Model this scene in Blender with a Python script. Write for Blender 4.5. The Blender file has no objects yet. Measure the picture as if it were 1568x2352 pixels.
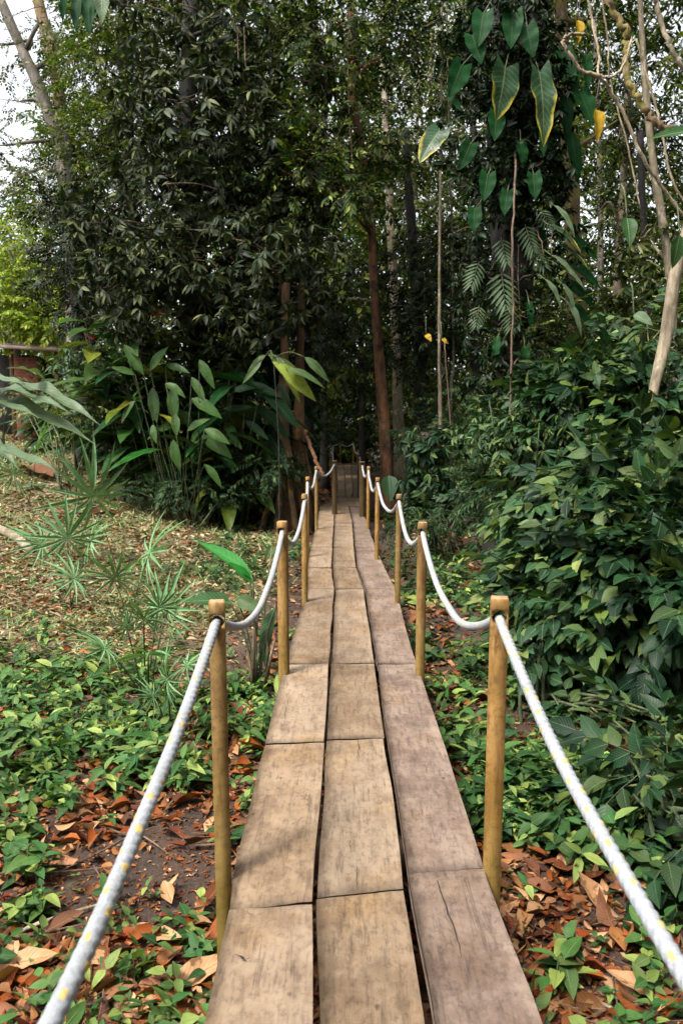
import bpy, math, numpy as np
from mathutils import Vector, Matrix
R = math.radians
C = bpy.context.scene.collection
S = bpy.context.scene
rng = np.random.default_rng(11)

# ---------------------------------------------------------------- camera
F, CX, CY, HOR, VPX = 1700.0, 784.0, 1176.0, 985.0, 792.0
EYE = Vector((0, 0, 1.34))
PITCH = math.atan((CY - HOR) / F)
YAW = math.atan((VPX - CX) / F)
cam = bpy.data.objects.new('camera', bpy.data.cameras.new('camera'))
C.objects.link(cam)
cam.location = EYE
cam.rotation_euler = (math.pi / 2 - PITCH, 0, YAW)
cam.data.sensor_fit = 'HORIZONTAL'
cam.data.sensor_width = 24
cam.data.lens = 24 * F / 1568
cam.data.clip_start = 0.05
cam.data.clip_end = 2000
cam.data.dof.use_dof = True
cam.data.dof.focus_distance = 3.4
cam.data.dof.aperture_fstop = 5.6
S.camera = cam
ROT = cam.rotation_euler.to_matrix()

# ---------------------------------------------------------------- sky, sun, exposure
SUN_EL, SUN_AZ = R(58), R(-135)          # azimuth from +Y towards +X
w = bpy.data.worlds.new("World"); S.world = w; w.use_nodes = True
nt = w.node_tree; nt.nodes.clear()
sky = nt.nodes.new('ShaderNodeTexSky'); sky.sky_type = 'NISHITA'; sky.sun_disc = False
sky.sun_elevation = SUN_EL; sky.sun_rotation = SUN_AZ % (2 * math.pi); sky.dust_density = 4; sky.air_density = 1.0
hs = nt.nodes.new('ShaderNodeHueSaturation'); hs.inputs['Saturation'].default_value = 0.2; hs.inputs['Value'].default_value = 1.0
bg = nt.nodes.new('ShaderNodeBackground'); bg.inputs['Strength'].default_value = 0.12
wo = nt.nodes.new('ShaderNodeOutputWorld')
nt.links.new(sky.outputs[0], hs.inputs['Color']); nt.links.new(hs.outputs[0], bg.inputs['Color']); nt.links.new(bg.outputs[0], wo.inputs[0])
sl = bpy.data.lights.new('sun', 'SUN'); sl.energy = 1.5; sl.angle = R(10); sl.color = (1, .95, .86)
so = bpy.data.objects.new('sun', sl); C.objects.link(so)
sd = Vector((math.sin(SUN_AZ) * math.cos(SUN_EL), math.cos(SUN_AZ) * math.cos(SUN_EL), math.sin(SUN_EL)))
so.rotation_euler = sd.to_track_quat('Z', 'Y').to_euler()
S.view_settings.view_transform = 'Standard'
S.view_settings.look = 'None'
S.view_settings.exposure = 2.02
S.view_settings.gamma = 1
S.render.engine = 'CYCLES'
S.cycles.max_bounces = 5
S.cycles.diffuse_bounces = 2
S.cycles.glossy_bounces = 2
S.cycles.transmission_bounces = 3

# ---------------------------------------------------------------- helpers
def ray(px, py):
    return ROT @ Vector((px - CX, -(py - CY), -F))
def at(px, py, Y):
    """world point seen at picture point px,py at distance Y along the walk"""
    d = ray(px, py)
    return EYE + d * (Y / d.y)
def sstep(a, b, x):
    t = np.clip((np.asarray(x, float) - a) / (b - a), 0, 1)
    return t * t * (3 - 2 * t)
def _h(ix, iy, s):
    v = np.sin(ix * 127.1 + iy * 311.7 + s * 74.7) * 43758.5453
    return v - np.floor(v)
def vn(x, y, s=0):
    x = np.asarray(x, float); y = np.asarray(y, float)
    ix = np.floor(x); iy = np.floor(y); fx = x - ix; fy = y - iy
    fx = fx * fx * (3 - 2 * fx); fy = fy * fy * (3 - 2 * fy)
    return (_h(ix, iy, s) * (1 - fx) + _h(ix + 1, iy, s) * fx) * (1 - fy) + (_h(ix, iy + 1, s) * (1 - fx) + _h(ix + 1, iy + 1, s) * fx) * fy
def gz(x, y):
    x = np.asarray(x, float); y = np.asarray(y, float)
    yc = np.clip(y - 6, 0, 30)
    z = -.36 + .115 * yc * sstep(1.2, 5, -x) + .06 * yc * sstep(1.5, 6, x)
    z = z + .07 * (vn(x * 1.1, y * 1.1, 1) - .5) + .03 * (vn(x * 4, y * 4, 2) - .5)
    z = z - .05 * sstep(1.0, .2, abs(x))
    return z
def gpt(px, py):
    d = ray(px, py).normalized()
    t = 1.0
    for i in range(4000):
        p = EYE + d * t
        if p.z < float(gz(p.x, p.y)): return p
        t += .01 + t * .002
        if t > 60: break
    return EYE + d * t

def mesh(name, V, T, mats, parent=None, mi=None, uv=None, smooth=False, loc=None):
    """V (n,3), T (m,3 or 4) -> one mesh object"""
    V = np.asarray(V, np.float32); T = np.asarray(T, np.int32)
    o_loc = Vector((0, 0, 0)) if loc is None else Vector(loc)
    if loc is not None: V = V - np.array(o_loc, np.float32)
    k = T.shape[1]
    me = bpy.data.meshes.new(name)
    me.vertices.add(len(V)); me.vertices.foreach_set('co', V.ravel())
    me.loops.add(T.size); me.loops.foreach_set('vertex_index', T.ravel())
    me.polygons.add(len(T))
    me.polygons.foreach_set('loop_start', np.arange(0, T.size, k, dtype=np.int32))
    try: me.polygons.foreach_set('loop_total', np.full(len(T), k, np.int32))
    except Exception: pass
    if mi is not None: me.polygons.foreach_set('material_index', np.asarray(mi, np.int32))
    if smooth: me.polygons.foreach_set('use_smooth', np.ones(len(T), bool))
    if uv is not None:
        l = me.uv_layers.new(name='UVMap')
        l.data.foreach_set('uv', np.asarray(uv, np.float32)[T.ravel()].ravel())
    for m in (mats if isinstance(mats, (list, tuple)) else [mats]): me.materials.append(m)
    me.update(calc_edges=True); me.validate(clean_customdata=False)
    o = bpy.data.objects.new(name, me); C.objects.link(o)
    o.location = o_loc
    if parent is not None:
        o.parent = parent
        o.location = o_loc - parent.location if loc is not None else -parent.location
    return o
def tag(o, label=None, cat=None, group=None, kind=None):
    if label: o['label'] = label
    if cat: o['category'] = cat
    if group: o['group'] = group
    if kind: o['kind'] = kind
    return o
def empty(name, loc, label, cat, group=None):
    o = bpy.data.objects.new(name, None); C.objects.link(o); o.location = loc; o.empty_display_size = .1
    return tag(o, label, cat, group)

class Geo:
    def __init__(s): s.V = []; s.T = []; s.U = []; s.M = []; s.n = 0
    def add(s, V, T, U=None, m=0):
        V = np.asarray(V, float); T = np.asarray(T, int)
        s.V.append(V); s.T.append(T + s.n); s.n += len(V)
        s.U.append(np.zeros((len(V), 2)) if U is None else np.asarray(U, float))
        s.M.append(np.full(len(T), m) if np.isscalar(m) else np.asarray(m))
        return s
    def arr(s): return np.concatenate(s.V), np.concatenate(s.T), np.concatenate(s.U), np.concatenate(s.M)
    def build(s, name, mats, parent=None, smooth=False, loc=None):
        V, T, U, M = s.arr()
        return mesh(name, V, T, mats, parent, M, U, smooth, loc)

def tube(P, rad, n=8, knots=0.0, seed=0, cap=True):
    """triangulated tapering tube through points P"""
    P = np.asarray(P, float); m = len(P)
    rad = np.broadcast_to(np.asarray(rad, float), (m,)) if np.ndim(rad) <= 1 else rad
    tg = np.gradient(P, axis=0); tg /= np.linalg.norm(tg, axis=1)[:, None] + 1e-9
    up = np.array([0.31, 0.83, .47]); 
    a = np.cross(tg, up); a /= np.linalg.norm(a, axis=1)[:, None] + 1e-9
    b = np.cross(tg, a)
    th = np.linspace(0, 2 * np.pi, n, endpoint=False)
    rr = rad[:, None] * np.ones((1, n))
    if knots:
        s = np.concatenate([[0], np.cumsum(np.linalg.norm(np.diff(P, axis=0), axis=1))])
        rr = rr * (1 + knots * (vn(np.cos(th)[None, :] * 1.3 + s[:, None] * 1.7 + seed, np.sin(th)[None, :] * 1.3 + seed * 3, seed) - .5) * 2)
    V = P[:, None, :] + rr[..., None] * (np.cos(th)[None, :, None] * a[:, None, :] + np.sin(th)[None, :, None] * b[:, None, :])
    V = V.reshape(-1, 3)
    i = np.arange(m - 1)[:, None] * n; j = np.arange(n)[None, :]; j2 = (j + 1) % n
    q = np.stack([i + j, i + j2, i + n + j2, i + n + j], -1).reshape(-1, 4)
    T = np.concatenate([q[:, [0, 1, 2]], q[:, [0, 2, 3]]])
    if cap:
        V = np.concatenate([V, P[:1], P[-1:]]); c0 = m * n; jj = np.arange(n); j2 = (jj + 1) % n
        T = np.concatenate([T, np.stack([np.full(n, c0), j2, jj], 1), np.stack([np.full(n, c0 + 1), (m - 1) * n + jj, (m - 1) * n + j2], 1)])
    return V, T
def spline(pts, n):
    """Catmull-Rom through rows of pts (any number of columns)"""
    p = np.asarray(pts, float)
    if len(p) == 2: 
        t = np.linspace(0, 1, n)[:, None]; return p[0] * (1 - t) + p[1] * t
    p = np.vstack([2 * p[0] - p[1], p, 2 * p[-1] - p[-2]])
    out = []
    segs = len(p) - 3
    for k in np.linspace(0, segs - 1e-6, n):
        i = int(k); t = k - i; a, b, c, d = p[i:i + 4]
        out.append(.5 * ((2 * b) + (c - a) * t + (2 * a - 5 * b + 4 * c - d) * t * t + (3 * b - a - 3 * c + d) * t ** 3))
    return np.array(out)

# ---------------------------------------------------------------- materials
def nmat(name):
    m = bpy.data.materials.new(name); m.use_nodes = True
    nt = m.node_tree; nt.nodes.clear()
    o = nt.nodes.new('ShaderNodeOutputMaterial'); b = nt.nodes.new('ShaderNodeBsdfPrincipled')
    nt.links.new(b.outputs[0], o.inputs[0])
    return m, nt, b, o
def N(nt, t, **k):
    n = nt.nodes.new(t)
    for a, v in k.items():
        if a in n.inputs.keys(): n.inputs[a].default_value = v
        else: setattr(n, a, v)
    return n
def ramp(nt, stops, fac=None, interp='LINEAR'):
    r = nt.nodes.new('ShaderNodeValToRGB'); r.color_ramp.interpolation = interp
    e = r.color_ramp.elements
    while len(e) < len(stops): e.new(.5)
    for x, (p, c) in zip(e, stops): x.position = p; x.color = (*c, 1)
    if fac is not None: nt.links.new(fac, r.inputs[0])
    return r
def mix(nt, a, b, f, mode='MIX'):
    m = nt.nodes.new('ShaderNodeMix'); m.data_type = 'RGBA'; m.blend_type = mode
    for s, v in ((6, a), (7, b), (0, f)):
        if hasattr(v, 'is_output'): nt.links.new(v, m.inputs[s])
        else: m.inputs[s].default_value = v if s == 0 else (*v, 1)
    return m.outputs[2]
def noise(nt, scale, detail=4, rough=.6, vec=None, sc=None):
    n = N(nt, 'ShaderNodeTexNoise'); n.inputs['Scale'].default_value = scale; n.inputs['Detail'].default_value = detail; n.inputs['Roughness'].default_value = rough
    if vec is not None:
        if sc is not None:
            mp = N(nt, 'ShaderNodeMapping'); mp.inputs['Scale'].default_value = sc; nt.links.new(vec, mp.inputs[0]); vec = mp.outputs[0]
        nt.links.new(vec, n.inputs['Vector'])
    return n.outputs[0]
def bump(nt, b, h, strength, dist=.01):
    bp = N(nt, 'ShaderNodeBump'); bp.inputs['Strength'].default_value = strength; bp.inputs['Distance'].default_value = dist
    nt.links.new(h, bp.inputs['Height']); nt.links.new(bp.outputs[0], b.inputs['Normal'])

def leafmat(name, cols, rough=.4, trans=.22, veins=None, spots=0, spec=.4, edge=None, dim=.66, sat=1.4):
    """cols: colours picked per leaf; veins: colour of midrib; spots: brown blotches"""
    m, nt, b, o = nmat(name)
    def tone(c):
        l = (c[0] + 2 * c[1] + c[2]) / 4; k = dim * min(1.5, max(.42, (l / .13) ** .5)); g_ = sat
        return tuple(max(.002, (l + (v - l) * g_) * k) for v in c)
    cols = [tone(c) for c in cols]
    if veins: veins = tuple(v * dim for v in veins)
    g = N(nt, 'ShaderNodeNewGeometry')
    st = [(i / max(1, len(cols) - 1), c) for i, c in enumerate(cols)]
    col = ramp(nt, st, g.outputs['Random Per Island']).outputs[0]
    tc = N(nt, 'ShaderNodeTexCoord')
    nz = noise(nt, 9, 3, .6, tc.outputs['Object'])
    col = mix(nt, col, mix(nt, col, (.55, .5, .35), 1, 'MULTIPLY'), ramp(nt, [(.45, (0, 0, 0)), (.75, (1, 1, 1))], nz).outputs[0])
    if veins:
        uv = N(nt, 'ShaderNodeUVMap'); sx = N(nt, 'ShaderNodeSeparateXYZ'); nt.links.new(uv.outputs[0], sx.inputs[0])
        a = N(nt, 'ShaderNodeMath', operation='ABSOLUTE'); nt.links.new(sx.outputs[0], a.inputs[0])
        rib = ramp(nt, [(.0, (1, 1, 1)), (.09, (0, 0, 0))], a.outputs[0]).outputs[0]
        # side veins: stripes of v - |u|*k
        k = N(nt, 'ShaderNodeMath', operation='MULTIPLY_ADD'); nt.links.new(a.outputs[0], k.inputs[0]); k.inputs[1].default_value = -.22; nt.links.new(sx.outputs[1], k.inputs[2])
        f = N(nt, 'ShaderNodeMath', operation='MULTIPLY'); nt.links.new(k.outputs[0], f.inputs[0]); f.inputs[1].default_value = 11
        fr = N(nt, 'ShaderNodeMath', operation='FRACT'); nt.links.new(f.outputs[0], fr.inputs[0])
        sv = ramp(nt, [(.0, (.45, .45, .45)), (.14, (0, 0, 0)), (.86, (0, 0, 0)), (1, (.45, .45, .45))], fr.outputs[0]).outputs[0]
        if edge:
            ed = N(nt, 'ShaderNodeMath', operation='ADD'); nt.links.new(a.outputs[0], ed.inputs[0]); nt.links.new(nz, ed.inputs[1])
            tipm = N(nt, 'ShaderNodeMath', operation='MULTIPLY_ADD'); nt.links.new(sx.outputs[1], tipm.inputs[0]); tipm.inputs[1].default_value = .8; nt.links.new(ed.outputs[0], tipm.inputs[2])
            col = mix(nt, col, edge, ramp(nt, [(.0, (0, 0, 0)), (.82, (0, 0, 0)), (.98, (1, 1, 1))], N(nt, 'ShaderNodeMath', operation='MULTIPLY').outputs[0] if False else _half(nt, tipm.outputs[0])).outputs[0])
        col = mix(nt, col, veins, sv); col = mix(nt, col, veins, rib)
        hh = N(nt, 'ShaderNodeMath', operation='MAXIMUM'); nt.links.new(rib, hh.inputs[0]); nt.links.new(sv, hh.inputs[1])
        bump(nt, b, hh.outputs[0], .5, -.004)
    if spots:
        col = mix(nt, col, (.16, .08, .03), ramp(nt, [(spots, (0, 0, 0)), (spots + .05, (1, 1, 1))], noise(nt, 22, 2, .5, tc.outputs['Object'])).outputs[0])
    nt.links.new(col, b.inputs['Base Color'])
    b.inputs['Roughness'].default_value = rough + .04; b.inputs['Specular IOR Level'].default_value = spec * .4
    if trans:
        t = N(nt, 'ShaderNodeBsdfTranslucent'); nt.links.new(mix(nt, col, (1.0, 1.15, .45), 1, 'MULTIPLY'), t.inputs[0])
        ms = N(nt, 'ShaderNodeMixShader'); ms.inputs[0].default_value = trans
        nt.links.new(b.outputs[0], ms.inputs[1]); nt.links.new(t.outputs[0], ms.inputs[2]); nt.links.new(ms.outputs[0], o.inputs[0])
    return m
def _half(nt, s):
    h = N(nt, 'ShaderNodeMath', operation='MULTIPLY'); nt.links.new(s, h.inputs[0]); h.inputs[1].default_value = .5
    return h.outputs[0]

def barkmat(name, base, dark, patch, patch2=None, scale=6, pt=.55):
    m, nt, b, o = nmat(name)
    tc = N(nt, 'ShaderNodeTexCoord').outputs['Object']
    n1 = noise(nt, scale, 6, .7, tc, (1, 1, .35)); n2 = noise(nt, scale * .7, 5, .65, tc, (1, 1, .8)); n3 = noise(nt, scale * 5, 4, .7, tc, (1, 1, .3))
    col = mix(nt, dark, base, ramp(nt, [(.35, (0, 0, 0)), (.62, (1, 1, 1))], n1).outputs[0])
    col = mix(nt, col, patch, ramp(nt, [(pt, (0, 0, 0)), (pt + .07, (1, 1, 1))], n2).outputs[0])
    if patch2: col = mix(nt, col, patch2, ramp(nt, [(.56, (0, 0, 0)), (.66, (1, 1, 1))], noise(nt, scale * .5, 4, .7, tc)).outputs[0])
    col = mix(nt, col, (.45, .4, .35), ramp(nt, [(.3, (.9, .9, .9)), (.6, (0, 0, 0))], n3).outputs[0], 'MULTIPLY')
    nt.links.new(col, b.inputs['Base Color']); b.inputs['Roughness'].default_value = .85
    bump(nt, b, n3, .8, .02)
    return m

def woodmat(name, tan, light, dark, spotc, fine=1.0, grain_axis='Y'):
    m, nt, b, o = nmat(name)
    tco = N(nt, 'ShaderNodeTexCoord').outputs['Object']
    oi = N(nt, 'ShaderNodeObjectInfo')
    off = N(nt, 'ShaderNodeVectorMath', operation='MULTIPLY_ADD'); 
    rv = N(nt, 'ShaderNodeCombineXYZ'); [nt.links.new(oi.outputs['Random'], rv.inputs[i]) for i in range(3)]
    nt.links.new(rv.outputs[0], off.inputs[0]); off.inputs[1].default_value = (31, 17, 47); nt.links.new(tco, off.inputs[2])
    v = off.outputs[0]
    L = .12
    sc = (1, L, 1) if grain_axis == 'Y' else (1, 1, L)
    g1 = noise(nt, 60, 5, .7, v, sc)             # fine grain
    g2 = noise(nt, 13, 4, .6, v, (1, .3, 1) if grain_axis == 'Y' else (1, 1, .25))
    blot = noise(nt, 5.5, 5, .65, v)             # weather blotches
    mott = noise(nt, 48, 5, .75, v, (1, .7, 1))
    saw = noise(nt, 22, 5, .7, v, (.8, .9, 1)) if grain_axis == 'Y' else noise(nt, 10, 3, .6, v)
    col = mix(nt, tan, light, ramp(nt, [(.38, (0, 0, 0)), (.6, (1, 1, 1))], blot).outputs[0])
    col = mix(nt, col, dark, ramp(nt, [(.5, (0, 0, 0)), (.78, (.7, .7, .7))], g2).outputs[0])
    col = mix(nt, col, dark, ramp(nt, [(.49, (0, 0, 0)), (.68, (.7, .7, .7))], mott).outputs[0])
    col = mix(nt, col, dark, ramp(nt, [(.3, (.85, .85, .85)), (.5, (0, 0, 0))], g1).outputs[0])
    col = mix(nt, col, light, ramp(nt, [(.5, (0, 0, 0)), (.72, (.6, .6, .6))], saw).outputs[0])
    # dark knots and stains
    vo = N(nt, 'ShaderNodeTexVoronoi'); vo.inputs['Scale'].default_value = 7.5 ; nt.links.new(v, vo.inputs['Vector'])
    mp = N(nt, 'ShaderNodeMapping'); mp.inputs['Scale'].default_value = (1, .75, .2) if grain_axis == 'Y' else (1, 1, .5); nt.links.new(v, mp.inputs[0]); nt.links.new(mp.outputs[0], vo.inputs['Vector'])
    dn = N(nt, 'ShaderNodeMath', operation='MULTIPLY_ADD'); nt.links.new(mott, dn.inputs[0]); dn.inputs[1].default_value = .18; nt.links.new(vo.outputs['Distance'], dn.inputs[2])
    col = mix(nt, col, spotc, ramp(nt, [(.12, (.7, .7, .7)), (.15, (0, 0, 0))], dn.outputs[0]).outputs[0])
    st = noise(nt, 2.3, 3, .5, v)
    col = mix(nt, col, (.66, .6, .54), ramp(nt, [(.5, (0, 0, 0)), (.75, (1, 1, 1))], st).outputs[0], 'MULTIPLY')
    col = mix(nt, col, mix(nt, col, (1.15, .95, .55), 1, 'MULTIPLY'), ramp(nt, [(.52, (0, 0, 0)), (.7, (.4, .4, .4))], noise(nt, 3.4, 3, .6, v)).outputs[0])
    # fine drying cracks along the grain
    cr = noise(nt, 16, 2, .5, v, (1, .015, 1) if grain_axis == 'Y' else (1, 1, .06))
    crm = ramp(nt, [(.498, (0, 0, 0)), (.5, (.5, .5, .5)), (.502, (0, 0, 0))], cr).outputs[0]
    gate = ramp(nt, [(.52, (0, 0, 0)), (.6, (1, 1, 1))], noise(nt, 3.1, 2, .5, v)).outputs[0]
    crk = mix(nt, (0, 0, 0), crm, gate)
    col = mix(nt, col, (.03, .02, .014), crk)
    br = N(nt, 'ShaderNodeMapRange'); nt.links.new(oi.outputs['Random'], br.inputs[0]); br.inputs[3].default_value = .84; br.inputs[4].default_value = 1.12
    vm = N(nt, 'ShaderNodeVectorMath', operation='SCALE'); nt.links.new(col, vm.inputs[0]); nt.links.new(br.outputs[0], vm.inputs['Scale'])
    nt.links.new(vm.outputs[0], b.inputs['Base Color']); b.inputs['Roughness'].default_value = .8; b.inputs['Specular IOR Level'].default_value = .25
    bump(nt, b, mix(nt, g1, saw, .5), .5, .004)
    return m

M = {}
M['plank_tan'] = woodmat('plank_tan', (.160, .106, .064), (.228, .162, .104), (.062, .042, .028), (.03, .018, .012))
M['plank_pale'] = woodmat('plank_pale', (.18, .125, .08), (.245, .182, .124), (.09, .06, .042), (.035, .02, .014))
M['plank_mauve'] = woodmat('plank_mauve', (.122, .083, .062), (.19, .14, .108), (.048, .033, .029), (.025, .015, .012))
M['bearer'] = woodmat('bearer_wood', (.1, .07, .045), (.13, .09, .06), (.04, .03, .02), (.02, .015, .01))
# posts: ochre, algae green-yellow lower down
def postmat(name='post_wood', k=1.0):
    m = woodmat(name, (.18 * k, .118 * k, .038 * k), (.26 * k, .175 * k, .07 * k), (.075 * k, .04 * k, .014 * k), (.035, .018, .007), grain_axis='Z')
    nt = m.node_tree; b = [n for n in nt.nodes if n.type == 'BSDF_PRINCIPLED'][0]
    ob = N(nt, 'ShaderNodeObjectInfo')
    src = b.inputs['Base Color'].links[0].from_socket
    tc = N(nt, 'ShaderNodeTexCoord'); sx = N(nt, 'ShaderNodeSeparateXYZ'); nt.links.new(tc.outputs['Object'], sx.inputs[0])
    nz = noise(nt, 7, 4, .6, tc.outputs['Object'], (1, 1, .3))
    ad = N(nt, 'ShaderNodeMath', operation='MULTIPLY_ADD'); nt.links.new(nz, ad.inputs[0]); ad.inputs[1].default_value = .5; nt.links.new(sx.outputs[2], ad.inputs[2])
    # object origin is the foot; algae fades out around 0.75 m up
    f = ramp(nt, [(.25, (.8, .8, .8)), (1, (0, 0, 0))], ad.outputs[0]).outputs[0]
    src = mix(nt, src, mix(nt, src, (1.0, .82, .62), 1, 'MULTIPLY'), ob.outputs['Random'])
    c2 = mix(nt, src, (.11 * k, .082 * k, .009 * k), f)
    wet = ramp(nt, [(.0, (.85, .85, .85)), (.42, (0, 0, 0))], ad.outputs[0]).outputs[0]
    c2 = mix(nt, c2, (.03 * k, .022 * k, .008 * k), wet)
    st = ramp(nt, [(.52, (0, 0, 0)), (.6, (.6, .6, .6))], noise(nt, 11, 4, .7, tc.outputs['Object'], (1, 1, .18))).outputs[0]
    nt.links.new(mix(nt, c2, (.06 * k, .033 * k, .012 * k), st), b.inputs['Base Color'])
    return m
M['post'] = postmat('post_wood', 1.2); M['post_dark'] = postmat('dark_post_wood', .3)  # same post wood twice, the second copy much darker overall
m, nt, b, o = nmat('post_end_grain'); n = noise(nt, 60, 4, .7, N(nt, 'ShaderNodeTexCoord').outputs['Object'])
nt.links.new(ramp(nt, [(.3, (.2, .11, .055)), (.7, (.38, .25, .14))], n).outputs[0], b.inputs['Base Color']); b.inputs['Roughness'].default_value = .9; M['post_end'] = m
def ropemat(name, a, c):
    m, nt, b, o = nmat(name); tc = N(nt, 'ShaderNodeTexCoord').outputs['Object']
    n = noise(nt, 160, 4, .7, tc); n2 = noise(nt, 9, 4, .6, tc)
    col = mix(nt, ramp(nt, [(.3, c), (.65, a)], n).outputs[0], (.62, .6, .5), ramp(nt, [(.5, (0, 0, 0)), (.8, (.8, .8, .8))], n2).outputs[0], 'MULTIPLY')
    nt.links.new(col, b.inputs['Base Color']); b.inputs['Roughness'].default_value = .65
    bump(nt, b, n, .7, .003); return m
M['rope'] = ropemat('rope_white', (.31, .325, .345), (.19, .2, .22))
M['rope_yellow'] = ropemat('rope_yellow', (.5, .36, .12), (.38, .25, .08))

G = lambda *a: [tuple(x) for x in a]
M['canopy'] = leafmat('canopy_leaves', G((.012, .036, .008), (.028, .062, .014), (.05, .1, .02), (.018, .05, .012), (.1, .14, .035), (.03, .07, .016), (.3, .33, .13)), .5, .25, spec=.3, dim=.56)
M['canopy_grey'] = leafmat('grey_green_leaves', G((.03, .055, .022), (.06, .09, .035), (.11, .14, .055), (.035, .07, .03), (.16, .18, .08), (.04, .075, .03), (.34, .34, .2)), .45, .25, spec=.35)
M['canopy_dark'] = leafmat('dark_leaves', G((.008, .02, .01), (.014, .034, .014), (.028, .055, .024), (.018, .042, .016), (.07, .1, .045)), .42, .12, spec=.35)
M['canopy_light'] = leafmat('light_leaves', G((.12, .2, .05), (.22, .3, .09), (.36, .4, .16), (.1, .18, .04), (.42, .4, .12)), .5, .4, spec=.3)
M['far'] = leafmat('far_leaves', G((.03, .07, .016), (.07, .13, .03), (.13, .19, .05), (.035, .08, .02), (.2, .22, .07), (.05, .1, .025), (.34, .36, .16)), .5, .35, spec=.3, dim=.54)
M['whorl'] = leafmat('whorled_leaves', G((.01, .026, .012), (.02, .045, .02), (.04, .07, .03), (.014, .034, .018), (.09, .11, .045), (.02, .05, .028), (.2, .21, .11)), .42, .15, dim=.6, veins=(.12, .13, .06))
M['shrub'] = leafmat('shrub_leaves', G((.018, .055, .03), (.035, .09, .048), (.06, .13, .062), (.025, .07, .04), (.14, .2, .09), (.035, .085, .045), (.26, .3, .14)), .4, .25, veins=(.2, .24, .12))
M['shrub_dark'] = leafmat('dark_shrub_leaves', G((.012, .04, .022), (.02, .06, .03), (.045, .1, .045), (.015, .045, .028), (.14, .19, .07)), .38, .2, veins=(.11, .16, .08))
M['herb'] = leafmat('herb_leaves', G((.045, .115, .045), (.07, .16, .06), (.13, .22, .085), (.05, .11, .05), (.3, .36, .15), (.06, .14, .055)), .42, .25, veins=(.2, .28, .13))
M['herb_dark'] = leafmat('low_herb_leaves', G((.03, .08, .035), (.05, .115, .05), (.085, .15, .06), (.035, .085, .045), (.15, .18, .06)), .42, .2, veins=(.12, .17, .08))
M['ginger'] = leafmat('ginger_leaves', G((.02, .07, .03), (.03, .1, .04), (.09, .14, .06), (.03, .12, .03), (.22, .22, .07)), .3, .15, veins=(.1, .14, .06), spots=.66)
M['banana'] = leafmat('banana_leaves', G((.1, .17, .09), (.14, .2, .12), (.06, .14, .05)), .35, .25, sat=1.1, veins=(.3, .34, .2))
M['bright'] = leafmat('bright_blade_leaves', G((.045, .19, .045), (.06, .22, .06)), .4, .3, veins=(.1, .28, .1))
M['fan'] = leafmat('fan_palm_leaves', G((.16, .26, .14), (.18, .29, .17), (.22, .32, .2), (.15, .23, .1)), .42, .2)
M['philo'] = leafmat('philodendron_leaves', G((.03, .07, .04), (.045, .09, .05), (.06, .1, .055)), .3, .12, veins=(.16, .2, .1), edge=(.32, .26, .03))
M['philo_dark'] = leafmat('dark_climber_leaves', G((.012, .04, .022), (.022, .07, .03), (.02, .13, .02)), .5, .15, spec=.2, veins=(.05, .08, .04))
M['yellow_leaf'] = leafmat('yellow_leaf', G((.5, .27, .012), (.42, .3, .02)), .5, .3, spots=.6, sat=1)
M['red_flower'] = leafmat('red_flower', G((.45, .01, .02), (.3, .01, .015)), .5, .1)
M['dead'] = leafmat('dead_leaves', G((.32, .085, .022), (.16, .045, .018), (.36, .16, .065), (.04, .02, .012), (.3, .13, .075), (.5, .3, .17), (.08, .032, .02), (.36, .10, .025), (.2, .03, .015), (.06, .028, .018)), .5, .08, sat=1.12, veins=(.3, .15, .07), spots=.62)
M['straw'] = leafmat('straw_litter', G((.36, .23, .13), (.22, .11, .06), (.52, .39, .25), (.17, .24, .09), (.32, .12, .05), (.1, .055, .03), (.38, .36, .2), (.1, .18, .06), (.2, .12, .07)), .7, .1, sat=1.0)
M['grass'] = leafmat('grass_blades', G((.14, .24, .09), (.22, .32, .12), (.32, .36, .16), (.45, .42, .22), (.12, .2, .07)), .55, .25, sat=.95)
M['twig'] = barkmat('twig_bark', (.14, .085, .05), (.05, .03, .02), (.22, .15, .09))
M['stem'] = barkmat('green_stem', (.08, .11, .04), (.03, .05, .02), (.14, .13, .05))
M['bark_dark'] = barkmat('dark_bark', (.016, .012, .009), (.006, .005, .004), (.028, .024, .014), (.01, .014, .006))
M['bark_brown'] = barkmat('brown_bark', (.25, .11, .04), (.03, .016, .009), (.2, .125, .065), (.04, .026, .014), 6, .57)
M['bark_mossy'] = barkmat('mossy_bark', (.2, .13, .06), (.07, .045, .02), (.18, .15, .03), (.36, .27, .18), 5, .5)
M['bark_ochre'] = barkmat('ochre_bark', (.2, .11, .045), (.04, .026, .014), (.42, .24, .10), (.05, .045, .015), 4, .6)
M['bark_pale'] = barkmat('pale_bark', (.3, .25, .17), (.14, .11, .07), (.42, .37, .28), (.14, .15, .05), 5)
M['bark_grey'] = barkmat('grey_bark', (.16, .14, .11), (.07, .06, .045), (.26, .23, .18), (.07, .08, .03), 5)
M['liana'] = barkmat('liana_bark', (.32, .25, .16), (.14, .10, .06), (.4, .34, .24), (.17, .17, .04), 8)

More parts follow.
